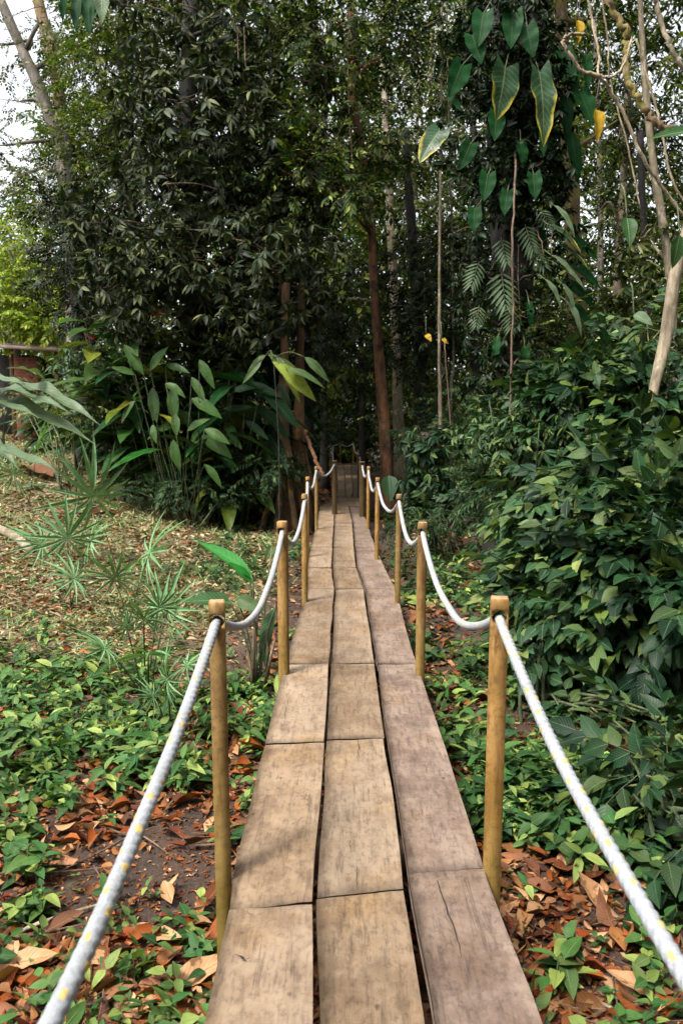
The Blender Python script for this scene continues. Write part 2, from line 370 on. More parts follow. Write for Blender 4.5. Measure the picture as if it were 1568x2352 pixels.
def soilmat():
    m, nt, b, o = nmat('forest_soil')
    geo = N(nt, 'ShaderNodeNewGeometry').outputs['Position']
    n1 = noise(nt, 3, 6, .7, geo); n2 = noise(nt, 45, 5, .75, geo); n3 = noise(nt, .7, 4, .6, geo)
    soil = ramp(nt, [(.3, (.008, .005, .004)), (.5, (.03, .017, .011)), (.66, (.075, .04, .023)), (.8, (.13, .08, .05))], n2).outputs[0]
    soil = mix(nt, soil, (.10, .05, .03), ramp(nt, [(.4, (0, 0, 0)), (.7, (.6, .6, .6))], n1).outputs[0])
    straw = ramp(nt, [(.25, (.04, .027, .014)), (.45, (.15, .1, .055)), (.6, (.1, .11, .045)), (.75, (.28, .2, .12))], n2).outputs[0]
    sx = N(nt, 'ShaderNodeSeparateXYZ'); nt.links.new(geo, sx.inputs[0])
    a = N(nt, 'ShaderNodeMapRange'); nt.links.new(sx.outputs[0], a.inputs[0]); a.inputs[1].default_value = -.6; a.inputs[2].default_value = -1.5
    c = N(nt, 'ShaderNodeMapRange'); nt.links.new(sx.outputs[1], c.inputs[0]); c.inputs[1].default_value = 4.2; c.inputs[2].default_value = 6.5
    f = N(nt, 'ShaderNodeMath', operation='MULTIPLY'); nt.links.new(a.outputs[0], f.inputs[0]); nt.links.new(c.outputs[0], f.inputs[1])
    nt.links.new(mix(nt, soil, straw, f.outputs[0]), b.inputs['Base Color'])
    b.inputs['Roughness'].default_value = .85
    bump(nt, b, mix(nt, n2, n1, .4), 1, .03)
    return m
M['soil'] = soilmat()

# ---------------------------------------------------------------- ground
def axis(lo, hi, fine_lo, fine_hi, step, grow=1.12):
    a = list(np.arange(fine_lo, fine_hi, step)); d = step; x = a[-1]
    while x < hi: d *= grow; x += d; a.append(x)
    d = step; x = a[0]; pre = []
    while x > lo: d *= grow; x -= d; pre.append(x)
    return np.array(pre[::-1] + a)
xs = axis(-400, 400, -5, 5, .09); ys = axis(-60, 900, .8, 10, .09)
X, Y = np.meshgrid(xs, ys); Z = gz(X, Y)
nx, ny = len(xs), len(ys)
i = np.arange(ny - 1)[:, None] * nx + np.arange(nx - 1)[None, :]
q = np.stack([i, i + 1, i + nx + 1, i + nx], -1).reshape(-1, 4)
tag(mesh('ground', np.stack([X, Y, Z], -1).reshape(-1, 3), q, M['soil'], smooth=True), kind='structure', label='brown forest floor sloping up to a clearing on the left')

# ---------------------------------------------------------------- boardwalk
# outline seen in the photograph: (distance, left edge, left joint, right joint, right edge)
rows = [(2352, 470, 726, 988, 1246), (2060, 533, 722, 937, 1132), (1960, 547, 729, 926, 1103), (1701, 610, 747, 887, 1016), (1524, 654, 757, 864, 955), (1353, 707, 768, 837, 907),
        (1304, 706, 762, 820, 882), (1257, 713, 764, 814, 861), (1201, 728, 767, 810, 843), (1161, 734, 768, 800, 827)]
E = []
for y, *xx in rows:
    d = ray(784, y); t = -EYE.z / d.z; Yd = (EYE + d * t).y
    E.append([Yd] + [at(x, y, Yd).x for x in xx])
E = np.array(sorted(E))
E = np.vstack([[[-1.6, *E[0, 1:]]], E])
def edge(k, y): return np.interp(y, E[:, 0], E[:, k])
DY = lambda y: (lambda d: EYE.y + d.y * (-EYE.z / d.z))(ray(784, y))
walk = empty('boardwalk', (0, 1.2, -.05), 'long narrow walkway of worn wooden boards leading into the forest', 'boardwalk')
def plank(y0, y1, ka, kb, mat, tilt=0, skew=0, label=None, ga=.006, gb=.006, xl=None, xr=None, zoff=0, th=.042, split=None):
    ny = max(4, int((y1 - y0) / .05)); nxx = 7
    yy = np.linspace(y0 + .003, y1 - .003, ny)
    sd = rng.integers(0, 9999)
    L = (edge(ka, yy) if xl is None else np.interp(yy, *xl)) + ga + .004 * (vn(yy * 3.1, yy * 0 + sd) - .5) * 2
    Rr = (edge(kb, yy) if xr is None else np.interp(yy, *xr)) - gb + .004 * (vn(yy * 2.7, yy * 0 + sd + 5) - .5) * 2
    u = np.linspace(0, 1, nxx)
    PX = L[:, None] * (1 - u) + Rr[:, None] * u
    PY = yy[:, None] + (PX - .05) * np.interp(yy, [1.5, 2.4, 3.2, 5], [.16, .16, .04, .0])[:, None]
    cup = .004 * ((u - .5) ** 2) * 4
    PZ = zoff + tilt * (u[None, :] - .5) + cup[None, :] + .003 * (vn(yy[:, None] * 1.5, u[None, :] * 2 + sd, sd) - .5)
    # rounded arrises
    PZ = PZ - .004 * ((u == 0) | (u == 1))[None, :]
    PZ[0] -= .003; PZ[-1] -= .003
    top = np.stack([PX, PY, PZ], -1).reshape(-1, 3); bot = top - [0, 0, th]
    n = len(top); ii = np.arange(ny - 1)[:, None] * nxx + np.arange(nxx - 1)[None, :]
    Q = np.stack([ii, ii + 1, ii + nxx + 1, ii + nxx], -1).reshape(-1, 4)
    F_ = [Q, Q[:, ::-1] + n]
    def side(idx): 
        a = idx[:-1]; c = idx[1:]; return np.stack([a, a + n, c + n, c], -1)
    F_ += [side(np.arange(nxx)[::-1]), side((ny - 1) * nxx + np.arange(nxx)), side(np.arange(ny) * nxx), side((np.arange(ny) * nxx + nxx - 1)[::-1])]
    o = mesh('plank', np.concatenate([top, bot]), np.concatenate(F_), mat, walk, loc=((L[0] + Rr[0]) / 2, (y0 + y1) / 2, 0))
    if label: o['label'] = label
    return o
T_, P_, U_ = M['plank_tan'], M['plank_pale'], M['plank_mauve']
def run(joints, ka, kb, mats, skews=None, **k):
    for n_, (a, c) in enumerate(zip(joints[:-1], joints[1:])):
        plank(a, c, ka, kb, mats[n_ % len(mats)], tilt=rng.uniform(-.006, .006), zoff=rng.uniform(-.004, .003), **k)
J = [DY(v) for v in (2058, 1702, 1524, 1353, 1304, 1257, 1201, 1162)]
Jm = [DY(v) for v in (2050, 1696, 1523, 1353, 1304, 1256, 1201, 1162)]
Jr = [DY(v) for v in (2020, 1526, 1353, 1257, 1162)]
run([-1.6, .2] + J, 1, 2, [T_, P_, T_, P_, P_, T_, P_], gb=.007, ga=0)
run([-1.6, .1] + Jm, 2, 3, [P_, T_, P_, T_, P_, T_, T_], ga=.009, gb=.01)
run([-1.6, .3] + Jr, 3, 4, [U_], ga=.009, gb=0)
# the narrow stretch beyond the bend, then the far turn to the left
e0 = DY(1162); e1 = DY(1142)
def fx(px, Yd): return (px - VPX) / F * Yd
far = [(e1, 776, 798, 825), (DY(1122), 776, 797, 824), (DY(1090), 773, 796, 823), (DY(1067), 772, 793, 819)]
FYs = [r[0] for r in far]
A_, B_, D_ = ([fx(r[k], r[0]) for r in far] for k in (1, 2, 3))
plank(e0, e1, 1, 4, T_, xl=([e0, e1], [fx(734, e0), fx(776, e1)]), xr=([e0, e1], [fx(827, e0), fx(825, e1)]))
js = [e1, 16.6, 19.4, 22.3, 25.2, FYs[-1]]
fl_ = lambda f0, f1: [A_[q] + (D_[q] - A_[q]) * (f0 if q % 2 else f1) for q in range(4)]
c1, c2 = fl_(.34, .38), fl_(.74, .66)
for a, c in zip(js[:-1], js[1:]):
    for (xa, xb, mt, o_) in ((A_, c1, P_, 0), (c1, c2, T_, .12), (c2, D_, U_, .3)):
        plank(a + (o_ if a > e1 else 0), c + (o_ if c < FYs[-1] else 0), 1, 2, mt, xl=(FYs, xa), xr=(FYs, xb), ga=.006, gb=.008)
for k_ in range(5):
    ye = FYs[-1] + .34
    plank(ye + .24 * (k_ % 3), ye + .24 * (k_ % 3) + .23, 1, 2, T_, xl=([0, 99], [-2.4 + 1.2 * (k_ // 3), ] * 2), xr=([0, 99], [.45 if k_ // 3 or k_ == 2 else -.1] * 2), zoff=-.06 if k_ // 3 else 0)
for yb in np.concatenate([np.arange(.4, e0, .98), np.arange(e1 + .6, FYs[-1], 1.3)]):
    if yb < e0: x0, x1 = edge(1, yb) + .02, edge(4, yb) - .02
    else: x0, x1 = np.interp(yb, FYs, A_) + .02, np.interp(yb, FYs, D_) - .02
    v = np.array([(x, y, z) for x in (x0, x1) for y in (yb - .04, yb + .04) for z in (-.14, -.047)])
    mesh('bearer', v, np.array([(0, 1, 3, 2), (4, 6, 7, 5), (0, 4, 5, 1), (2, 3, 7, 6), (0, 2, 6, 4), (1, 5, 7, 3)]), M['bearer'], walk, loc=((x0 + x1) / 2, yb, -.1))
def crack(pts, w0):
    Q = [];
    P = spline([(lambda d: EYE + d * (-(EYE.z - .0095) / d.z))(ray(a, b_)) for a, b_ in pts], 14)
    P[:, 0] += rng.normal(0, .0012, 14); wv = w0 * np.sin(np.linspace(.5, 3.1, 14)) + .0003
    V = np.concatenate([P - np.stack([wv, 0 * wv, 0 * wv], 1), P + np.stack([wv, 0 * wv, 0 * wv], 1)]); k_ = np.arange(13)
    return mesh('crack', V, np.stack([k_, k_ + 14, k_ + 15, k_ + 1], 1), M['hole'], walk)
m, nt, b, o = nmat('dark_hole'); nt.links.new(ramp(nt, [(.3, (.006, .004, .003)), (.7, (.02, .013, .009))], noise(nt, 90)).outputs[0], b.inputs['Base Color']); b.inputs['Roughness'].default_value = 1; M['hole'] = m
for pts, w0 in (([(1003, 2022), (1020, 2075), (1045, 2140), (1060, 2200)], .0016), ([(822, 1700), (824, 1716), (821, 1730), (819, 1745)], .0012), ([(820, 1990), (819, 2020), (820, 2044)], .0008), ([(665, 1600), (657, 1625), (650, 1680)], .0006), ([(803, 1930), (805, 1960)], .0005)):
    crack(pts, w0)
crack([(540, 2193), (553, 2197), (562, 2204), (575, 2200)], .004)
# ---------------------------------------------------------------- posts and ropes
TOP, HOLE, PW = .845, .79, .056
def post(x, y, top, label, w=PW, yaw=0, lean=(0, 0), mat='post'):
    w *= .8 if mat == 'post' else 1
    zb = float(gz(x, y)) - .08
    h = w / 2; hr = .0215; zh = top - (TOP - HOLE)
    V = []; Fq = []
    th = np.arange(16) * np.pi / 8
    sq = np.stack([np.cos(th), np.sin(th)], 1); sq = sq / np.abs(sq).max(1)[:, None] * h
    ring = np.stack([np.cos(th), np.sin(th)], 1) * hr
    V += [(a, -h, zh + c) for a, c in sq] + [(a, -h, zh + c) for a, c in ring] + [(a, h, zh + c) for a, c in sq] + [(a, h, zh + c) for a, c in ring]
    for k in range(16):
        n = (k + 1) % 16
        Fq += [(k, k + 16, n + 16, n), (k + 32, n + 32, n + 48, k + 48), (k + 16, k + 48, n + 48, n + 16), (k, n, n + 32, k + 32)] if False else [(k, n, n + 16, k + 16), (k + 32, k + 48, n + 48, n + 32), (k + 16, n + 16, n + 48, k + 48)]
    c = [2, 6, 10, 14]                              # corners ++ -+ -- +-
    for a in (14, 15, 0, 1): n = (a + 1) % 16; Fq.append((n, a, a + 32, n + 32))       # +x side
    for a in (6, 7, 8, 9): Fq.append((a + 1, a, a + 32, a + 33))
    def ringz(z, inset=0):
        s = len(V); V.extend([(-h + inset, -h + inset, z), (h - inset, -h + inset, z), (h - inset, h - inset, z), (-h + inset, h - inset, z)]); return s
    def wall(a, b_):
        for k in range(4): n = (k + 1) % 4; Fq.append((a + k, a + n, b_ + n, b_ + k))
    zs = np.linspace(zb - top + top, zh - h, 10)
    prev = ringz(zs[0])
    for z in zs[1:]:
        r_ = ringz(z); wall(prev, r_); prev = r_
    t0 = ringz(zh + h); t1 = ringz(top - .004); wall(t0, t1); t2 = ringz(top, .004); wall(t1, t2)
    cap0 = len(Fq); Fq.append((t2, t2 + 1, t2 + 2, t2 + 3))
    V = np.array(V, float); mi = np.zeros(len(Fq), int); mi[cap0] = 1
    cr, sr = math.cos(yaw), math.sin(yaw)
    V = np.stack([V[:, 0] * cr - V[:, 1] * sr, V[:, 0] * sr + V[:, 1] * cr, V[:, 2]], 1)
    V[:, 0] += x + lean[0] * (V[:, 2] - zh); V[:, 1] += y + lean[1] * (V[:, 2] - zh)
    o = mesh('railing_post', V, Fq, [M[mat], M['post_end']], mi=mi, loc=(x, y, zb + .08))
    tag(o, label, 'post', 'wooden posts holding the rope rails')
    return Vector((x, y, zh))
def ptop(px, py, z=TOP):
    d = ray(px, py); t = (z - EYE.z) / d.z; p = EYE + d * t; return p.x, p.y
order = ['nearest', 'second', 'third', 'fourth', 'fifth', 'sixth', 'seventh', 'eighth']
Lp, Rp = [], []
for k, (px, py, w_) in enumerate([(498, 1380, .058), (648, 1197, .062), (699, 1134, .05), (706, 1095, .05), (726, 1071, .05)]):
    x, y = ptop(px, py)
    Lp.append(post(x, y, TOP, ['nearest ochre post on the left, rope threaded through its top', 'second nearest post on the left, reddish upper half', 'third post on the left, yellowish and slim', 'fourth post on the left, close behind the third', 'fifth post on the left, just before the boardwalk bends'][k], w_, rng.choice([-1, 1]) * rng.uniform(.07, .2), (rng.uniform(-.01, .01), rng.uniform(-.01, .01))))
for k, (px, py, w_) in enumerate([(1147, 1372, .066), (970, 1199, .06), (916, 1135, .052), (867, 1097, .05), (846, 1071, .05), (831, 1060, .085), (826, 1044, .07), (822, 1034, .05)]):
    x, y = ptop(px, py)
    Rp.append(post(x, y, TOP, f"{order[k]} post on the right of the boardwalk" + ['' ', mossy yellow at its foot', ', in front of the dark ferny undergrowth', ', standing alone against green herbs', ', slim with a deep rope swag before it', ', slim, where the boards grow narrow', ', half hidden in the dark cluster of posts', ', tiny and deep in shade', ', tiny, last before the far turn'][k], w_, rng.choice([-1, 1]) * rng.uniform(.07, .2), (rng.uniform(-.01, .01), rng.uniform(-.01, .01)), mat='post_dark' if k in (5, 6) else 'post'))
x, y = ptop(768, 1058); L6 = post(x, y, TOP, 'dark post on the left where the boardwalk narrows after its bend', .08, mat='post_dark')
Lp.append(L6)
FP = []
for k, px in enumerate((764, 759, 741)):
    yy_ = (20, 25, 28.6)[k]; p = at(px, 1020, yy_)
    FP.append(post(p.x, yy_, TOP, ['far pale post left of the boardwalk, doubled by a rope', 'far post left of the boardwalk, right of the leftmost one', 'leftmost of the tiny far posts at the turn'][k], .06))
BP = []
for k, px in enumerate((781.5, 811)):
    p = at(px, 1018, 28.8); BP.append(post(p.x, 28.8, TOP, ['pale far post standing at the dead end of the straight', 'dim far post right of the pale one at the dead end'][k], .07))
xl0 = at(690, 1018, 30).x
def rope_path(anchors, sags):
    P = []
    for k in range(len(anchors) - 1):
        a, b_ = np.array(anchors[k]), np.array(anchors[k + 1]); n = max(10, int(np.linalg.norm(b_ - a) / (.0042 if a[1] < 4.2 else .02)))
        t = np.linspace(0, 1, n, endpoint=(k == len(anchors) - 2))[:, None]
        p = a * (1 - t) + b_ * t; p[:, 2] -= (sags[k] * 4 * t * (1 - t))[:, 0]
        # stiff rope: flatten where it threads the hole
        P.append(p)
    return np.concatenate(P)
def rope(name, anchors, sags, label, r=.0138, group='white rope rails'):
    P = rope_path(anchors, sags)
    s = np.concatenate([[0], np.cumsum(np.linalg.norm(np.diff(P, axis=0), axis=1))])
    P = P + np.stack([.006 * (vn(s * 3, s * 0, 7) - .5), 0 * s, .008 * (vn(s * 3.3, s * 0, 9) - .5)], 1)
    tg = np.gradient(P, axis=0); tg /= np.linalg.norm(tg, axis=1)[:, None]
    a = np.cross(tg, (0, 0, 1.)); a /= np.linalg.norm(a, axis=1)[:, None]; b_ = np.cross(tg, a)
    n = 20; th = np.linspace(0, 2 * np.pi, n, endpoint=False)
    tw = 6 * np.pi / .07
    ph = 3 * (th[None, :] - s[:, None] * tw / 3 * 1.0)
    rr = r * (.88 + .17 * np.abs(np.cos(ph / 2)) + .03 * (vn(s[:, None] * 150, th[None, :] * 3, 3) - .5))
    V = (P[:, None] + rr[..., None] * (np.cos(th)[None, :, None] * a[:, None] + np.sin(th)[None, :, None] * b_[:, None])).reshape(-1, 3)
    m_ = len(P); i = np.arange(m_ - 1)[:, None] * n; j = np.arange(n)[None, :]; j2 = (j + 1) % n
    Q = np.stack([i + j, i + j2, i + n + j2, i + n + j], -1).reshape(-1, 4)
    # a yellow tracer yarn surfaces as short flecks
    kf = np.round(s[:-1] / .02); dth = (th[None, :] - kf[:, None] * 2.45 + np.pi) % (2 * np.pi) - np.pi
    mi = ((np.abs(s[:-1] - kf * .02)[:, None] < .0085) & (np.abs(dth) < .36) & (_h(kf, kf * 0, 3)[:, None] > .25)).astype(int).reshape(-1)
    o = mesh(name, V, Q, [M['rope'], M['rope_yellow']], mi=mi, smooth=True)
    o.location = (0, 0, 0)
    return tag(o, label, 'rope', group)
xl1 = Lp[0].x; xr1 = Rp[0].x
la = [(xl1 + .02, -.35, HOLE - .03), (xl1, Lp[0].y, HOLE)] + [tuple(p) for p in Lp[1:5]] + [tuple(L6)]
rope('rope', la, [.16, .19, .17, .14, .14, .12], 'white rope with yellow flecks threaded through the left posts')
ra = [(xr1 + .0, -.2, HOLE - .03), (xr1, Rp[0].y, HOLE)] + [tuple(p) for p in Rp[1:]] + [tuple(BP[1])]
rope('rope', ra, [.17, .2, .17, .17, .17, .13, .15, .12, .15], 'white rope with yellow flecks threaded through the right posts')
rope('rope', [tuple(L6), tuple(FP[0]), tuple(FP[1]), tuple(FP[2]), (xl0, 30, HOLE)], [.2, .2, .1, .15], 'thin far rope running left past the tiny posts', .014)
rope('rope', [tuple(BP[1]), tuple(BP[0]), (at(739, 1018, 31).x, 31, HOLE)], [.12, .12], 'far rope closing off the dark end of the straight', .014)

# ---------------------------------------------------------------- leaf and twig shapes
def leafT(rows=3, across=3, w=.4, shape='lance', fold=.25, droop=.25, wave=0, x0=0.0):
    """unit-length leaf along +x; returns V,T,UV"""
    t = np.linspace(0, 1, rows + 1)
    if shape == 'lance': wd = np.sin(np.pi * t ** .8) ** .9
    elif shape == 'ovate': wd = np.sin(np.pi * t ** .62) ** .85
    elif shape == 'heart': wd = np.where(t < .25, .75 + t, np.sin(np.pi * (.5 + (t - .25) / 1.5)) ** .8); wd[-1] = 0
    elif shape == 'blade': wd = np.minimum(1, 3 * t) * (1 - t ** 2.2)
    wd = np.clip(wd, 0.0, 1); wd[-1] = 0.0
    if shape != 'heart': wd[0] = 0.03
    u = np.linspace(-1, 1, across)
    V = []; U = []
    for ti, wi in zip(t, wd):
        for ui in u:
            x = ti + (-.18 * abs(ui) * (1 - ti) ** 3 if shape == 'heart' else 0)
            V.append((x, ui * wi * w / 2, abs(ui) * wi * w / 2 * fold * 2 - droop * ti ** 1.8 + (wave * math.sin(ti * 17 + ui) * abs(ui) * wi))); U.append((ui, ti))
    T = []
    for i in range(rows):
        for j in range(across - 1):
            a = i * across + j; c = a + 1; d = a + across; e = d + 1
            if i == rows - 1: T.append((a, c, e) if j < (across - 1) / 2 else (a, c, d))
            else:
                T += [(a, c, e), (a, e, d)] if j >= (across - 1) / 2 else [(a, c, d), (c, e, d)]
    return np.array(V, float), np.array(T), np.array(U, float)
def place(t, P, D, Up, s):
    """copies of template t=(V,T,U) at P(n,3), x along D, z near Up, scaled s"""
    V, T, U = t[:3]
    D = D / (np.linalg.norm(D, axis=1)[:, None] + 1e-9)
    Yv = np.cross(Up, D); Yv /= np.linalg.norm(Yv, axis=1)[:, None] + 1e-9
    Zv = np.cross(D, Yv)
    s = np.broadcast_to(np.asarray(s, float), (len(P),))
    W = P[:, None] + s[:, None, None] * (V[None, :, 0:1] * D[:, None] + V[None, :, 1:2] * Yv[:, None] + V[None, :, 2:3] * Zv[:, None])
    n = len(V); TT = (T[None] + (np.arange(len(P)) * n)[:, None, None]).reshape(-1, 3)
    MM = np.tile(t[3], len(P)) if len(t) > 3 else np.zeros(len(TT), int)
    return W.reshape(-1, 3), TT, np.tile(U, (len(P), 1)), MM
def rnd(n, a, b_): return rng.uniform(a, b_, n)
def unit(n, zlo=-1, zhi=1):
    z = rnd(n, zlo, zhi); p = rnd(n, 0, 2 * np.pi); r = np.sqrt(np.maximum(0, 1 - z * z))
    return np.stack([r * np.cos(p), r * np.sin(p), z], 1)
def upj(n, j=.35): 
    u = np.tile([0, 0, 1.], (n, 1)) + rng.normal(0, j, (n, 3)); return u / np.linalg.norm(u, axis=1)[:, None]
def sprig(lf, n=9, ll=.3, kind='pinnate', stem=.006, spread=1.0):
    """unit twig along +x with n leaves of length ll"""
    g = Geo(); Vl, Tl, Ul = lf
    if kind == 'pinnate':
        t = np.linspace(.18, 1, n); side = np.where(np.arange(n) % 2, 1, -1)
        P = np.stack([t, side * .01, -.18 * t ** 2], 1)
        ang = (1.0 - .55 * t) * spread; ang[-1] = 0
        D = np.stack([np.cos(ang), side * np.sin(ang), -.25 + rnd(n, -.25, .15)], 1)
    elif kind == 'whorl':
        P = np.tile([.6, 0, -.05], (n, 1)) + rng.normal(0, .015, (n, 3)); a = np.arange(n) * 2 * np.pi / n + rnd(n, -.25, .25)
        D = np.stack([np.cos(a) * .9 + .25, np.sin(a), -.45 + rnd(n, -.25, .3)], 1)
    elif kind == 'erect':      # seedling: twig runs up +x, leaves in opposite pairs
        t = np.repeat(np.linspace(.35, 1, (n + 1) // 2), 2)[:n]; a = np.arange(n) * np.pi + (np.arange(n) // 2) * 1.5 + rnd(n, -.3, .3)
        P = np.stack([t, 0 * t, 0 * t], 1); D = np.stack([.25 + rnd(n, -.2, .3), np.cos(a), np.sin(a)], 1)
    if kind == 'erect': Up = np.tile([1., 0, 0], (n, 1)) + rng.normal(0, .2, (n, 3))
    else: Up = upj(n, .3)
    sc = ll * rnd(n, .75, 1.15)
    V, T, U, _ = place(lf, P, D, Up, sc); g.add(V, T, U)
    L = 1.0 if kind != 'whorl' else .6
    tt = np.linspace(0, L, 4); SP = np.stack([tt, 0 * tt, -.18 * tt ** 2 if kind == 'pinnate' else -.05 * tt], 1)
    V, T = tube(SP, np.linspace(stem, stem * .4, 4), 3, cap=False); g.add(V, T, None, 1)
    return g.arr()
lf_s = leafT(2, 3, .42, 'lance', .22, .2); lf_r = leafT(2, 3, .6, 'ovate', .18, .2)
lf_m = leafT(4, 3, .36, 'lance', .2, .3); lf_o = leafT(4, 3, .56, 'ovate', .16, .25); lf_n = leafT(4, 3, .22, 'lance', .2, .35)
TW = {
    'small': [sprig(lf_s, 11, .26, 'pinnate') for _ in range(4)],
    'round': [sprig(lf_r, 13, .2, 'pinnate') for _ in range(4)],
    'whorl': [sprig(lf_m, 7, .55, 'whorl') for _ in range(5)] + [sprig(lf_n, 8, .55, 'whorl') for _ in range(2)],
    'shrub': [sprig(lf_o, 7, .42, 'pinnate', .007) for _ in range(5)],
    'seed': [sprig(lf_o, k, .62, 'erect', .014) for k in (4, 6, 6, 8)],
    'seedn': [sprig(lf_m, k, .7, 'erect', .012) for k in (5, 7, 8)],
    'far': [sprig(lf_s, 8, .34, 'pinnate', .004) for _ in range(4)],
    'fern': [sprig(lf_n, 17, .26, 'pinnate', .006, 1.3) for _ in range(3)],
}
def scatter(kind, P, D, Up, s):
    g = Geo(); tm = TW[kind]; pick = rng.integers(0, len(tm), len(P))
    for k in range(len(tm)):
        m_ = pick == k
        if m_.any(): g.add(*place(tm[k], P[m_], D[m_], Up[m_], np.asarray(s)[m_]))
    return g
def in_ell(n, c, r, shell=.35):
    d = unit(n); rr = rnd(n, shell ** 3, 1) ** (1 / 3)
    # uneven outline and holes
    rr = rr * (.72 + .5 * vn(d[:, 0] * 2.2 + d[:, 2] * 1.7 + c[0], d[:, 1] * 2.2 + c[2], 5))
    return np.array(c) + d * rr[:, None] * np.array(r), d
def clumpy(P, s, thr=.42, seed=0):
    v = .5 * vn(P[:, 0] / s + P[:, 2] * .6 / s, P[:, 1] / s - P[:, 2] * .8 / s, seed) + .5 * vn(P[:, 0] * .7 / s - P[:, 1] * .7 / s, P[:, 2] / s, seed + 3)
    return v > thr
def crown(parent, ells, kind, sc, mat, shell=.35, hang=.15, clump=.45, thr=.40, name='foliage', smooth=False, twigm='twig', sprays=3):
    Ps, Ds = [], []
    for (c, r, n) in ells:
        P, d = in_ell(int(n), c, r, shell)
        Ps.append(P); Ds.append(d)
    P = np.concatenate(Ps); d = np.concatenate(Ds)
    keep = clumpy(P, clump, thr, rng.integers(0, 99)) | (rnd(len(P), 0, 1) < .12); P, d = P[keep], d[keep]
    D = d * [1, 1, .45] + unit(len(P)) * .7; D[:, 2] -= hang
    g = scatter(kind, P, D, upj(len(P), .4), sc * rnd(len(P), .5, 1.3))
    if name == 'foliage' and len(ells) < 30:
        for (c, r_, n_) in ells:
            for _ in range(sprays if n_ > 80 else 1):
                u = unit(1, -.3, .6)[0]; a_ = np.array(c) + rng.normal(0, .25, 3) * np.array(r_); e_ = np.array(c) + u * np.array(r_) * rng.uniform(.8, 1.1); m_ = (a_ + e_) / 2 + [0, 0, .1 * r_[2]]
                g.add(*tube(spline([a_, m_, e_], 8) + rng.normal(0, .008, (8, 3)), np.linspace(.012, .004, 8), 5), None, 1)
    o = g.build(name, [M[mat], M[twigm]], parent)
    return o
def px_ell(px, py, Yd, rx, rz, n, ry=None):
    p = at(px, py, Yd); k = Yd / F
    return ((p.x, p.y, p.z), (rx * k, ry if ry else .6 * (rx + rz) * k, rz * k), n)
def tree(name, label, cat, trunk, ells, kind, sc, mat, bark, group='trees around the boardwalk', limbs=5, foot=True, **kw):
    """trunk: rows (px, py, distance, radius m) from top to foot"""
    pts = [list(at(a, b_, c)) + [r] for a, b_, c, r in trunk]
    if foot:
        x, y = pts[-1][0], pts[-1][1]; z = float(gz(x, y)) - .15
        pts[-1][2] = max(z, pts[-1][2]) if False else z
    root = empty(name, (pts[-1][0], pts[-1][1], pts[-1][2]), label, cat, group)
    sp = spline(pts, 26); rad = sp[:, 3].copy(); 
    if foot: rad *= 1 + .5 * np.exp(-np.linspace(6, 0, 26) * 1.4)
    V, T = tube(sp[:, :3], rad, 12, .22, rng.integers(0, 50)); g = Geo().add(V, T)
    for (c, r, n) in (ells[:limbs] if ells else []):
        c = np.array(c); k = np.argmin(np.linalg.norm(sp[:, :3] - (c - [0, 0, .6 * r[2]]), axis=1)); k = min(max(k, 1), 22); a = sp[k, :3]
        mid = a * .45 + c * .55 + rng.normal(0, .12, 3) + [0, 0, .12]
        r0 = min(sp[k, 3] * .5, .06)
        V, T = tube(spline([a, mid, c, c + (c - mid) * .6], 10), np.linspace(r0, r0 * .25, 10), 6, .15, 3); g.add(V, T)
    g.build('trunk', M[bark], root, smooth=True)
    if ells: crown(root, ells, kind, sc, mat, **kw)
    return root

# ---------------------------------------------------------------- trees
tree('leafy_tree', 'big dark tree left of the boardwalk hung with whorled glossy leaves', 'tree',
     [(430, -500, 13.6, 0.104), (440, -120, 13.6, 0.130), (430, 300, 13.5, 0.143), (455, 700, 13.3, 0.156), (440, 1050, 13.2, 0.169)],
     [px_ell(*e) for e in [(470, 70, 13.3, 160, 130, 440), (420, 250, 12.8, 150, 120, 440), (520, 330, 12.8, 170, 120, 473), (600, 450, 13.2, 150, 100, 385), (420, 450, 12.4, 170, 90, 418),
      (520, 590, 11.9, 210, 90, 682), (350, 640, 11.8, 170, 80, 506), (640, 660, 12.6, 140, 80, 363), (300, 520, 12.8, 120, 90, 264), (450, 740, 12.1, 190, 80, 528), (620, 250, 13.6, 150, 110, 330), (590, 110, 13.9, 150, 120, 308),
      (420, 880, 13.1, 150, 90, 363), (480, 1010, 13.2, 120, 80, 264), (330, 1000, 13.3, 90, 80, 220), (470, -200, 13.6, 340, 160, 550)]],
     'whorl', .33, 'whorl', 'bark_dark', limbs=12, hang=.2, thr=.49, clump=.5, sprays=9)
tree('leafy_tree', 'light green small-leaved tree between the sky gap and the big dark tree', 'tree',
     [(290, -200, 15, .07), (280, 100, 15, .09), (300, 400, 15, .1), (310, 900, 15, .12)],
     [px_ell(*e) for e in [(290, 30, 15, 110, 90, 330), (260, 170, 15, 110, 80, 300), (330, 300, 15, 110, 80, 300), (230, 320, 15.3, 90, 70, 200), (260, 430, 15, 90, 70, 220), (370, 130, 15.3, 80, 80, 150), (390, -60, 15, 130, 90, 250)]],
     'small', .42, 'far', 'bark_dark', limbs=6, thr=.42)
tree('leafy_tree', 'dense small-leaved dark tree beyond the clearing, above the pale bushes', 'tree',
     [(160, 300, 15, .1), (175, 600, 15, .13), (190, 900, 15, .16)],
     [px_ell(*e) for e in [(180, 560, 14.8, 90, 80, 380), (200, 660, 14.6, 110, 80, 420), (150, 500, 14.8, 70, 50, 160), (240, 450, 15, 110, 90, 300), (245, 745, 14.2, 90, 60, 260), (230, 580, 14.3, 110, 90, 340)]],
     'small', .4, 'canopy_dark', 'bark_dark', limbs=5, thr=.3)
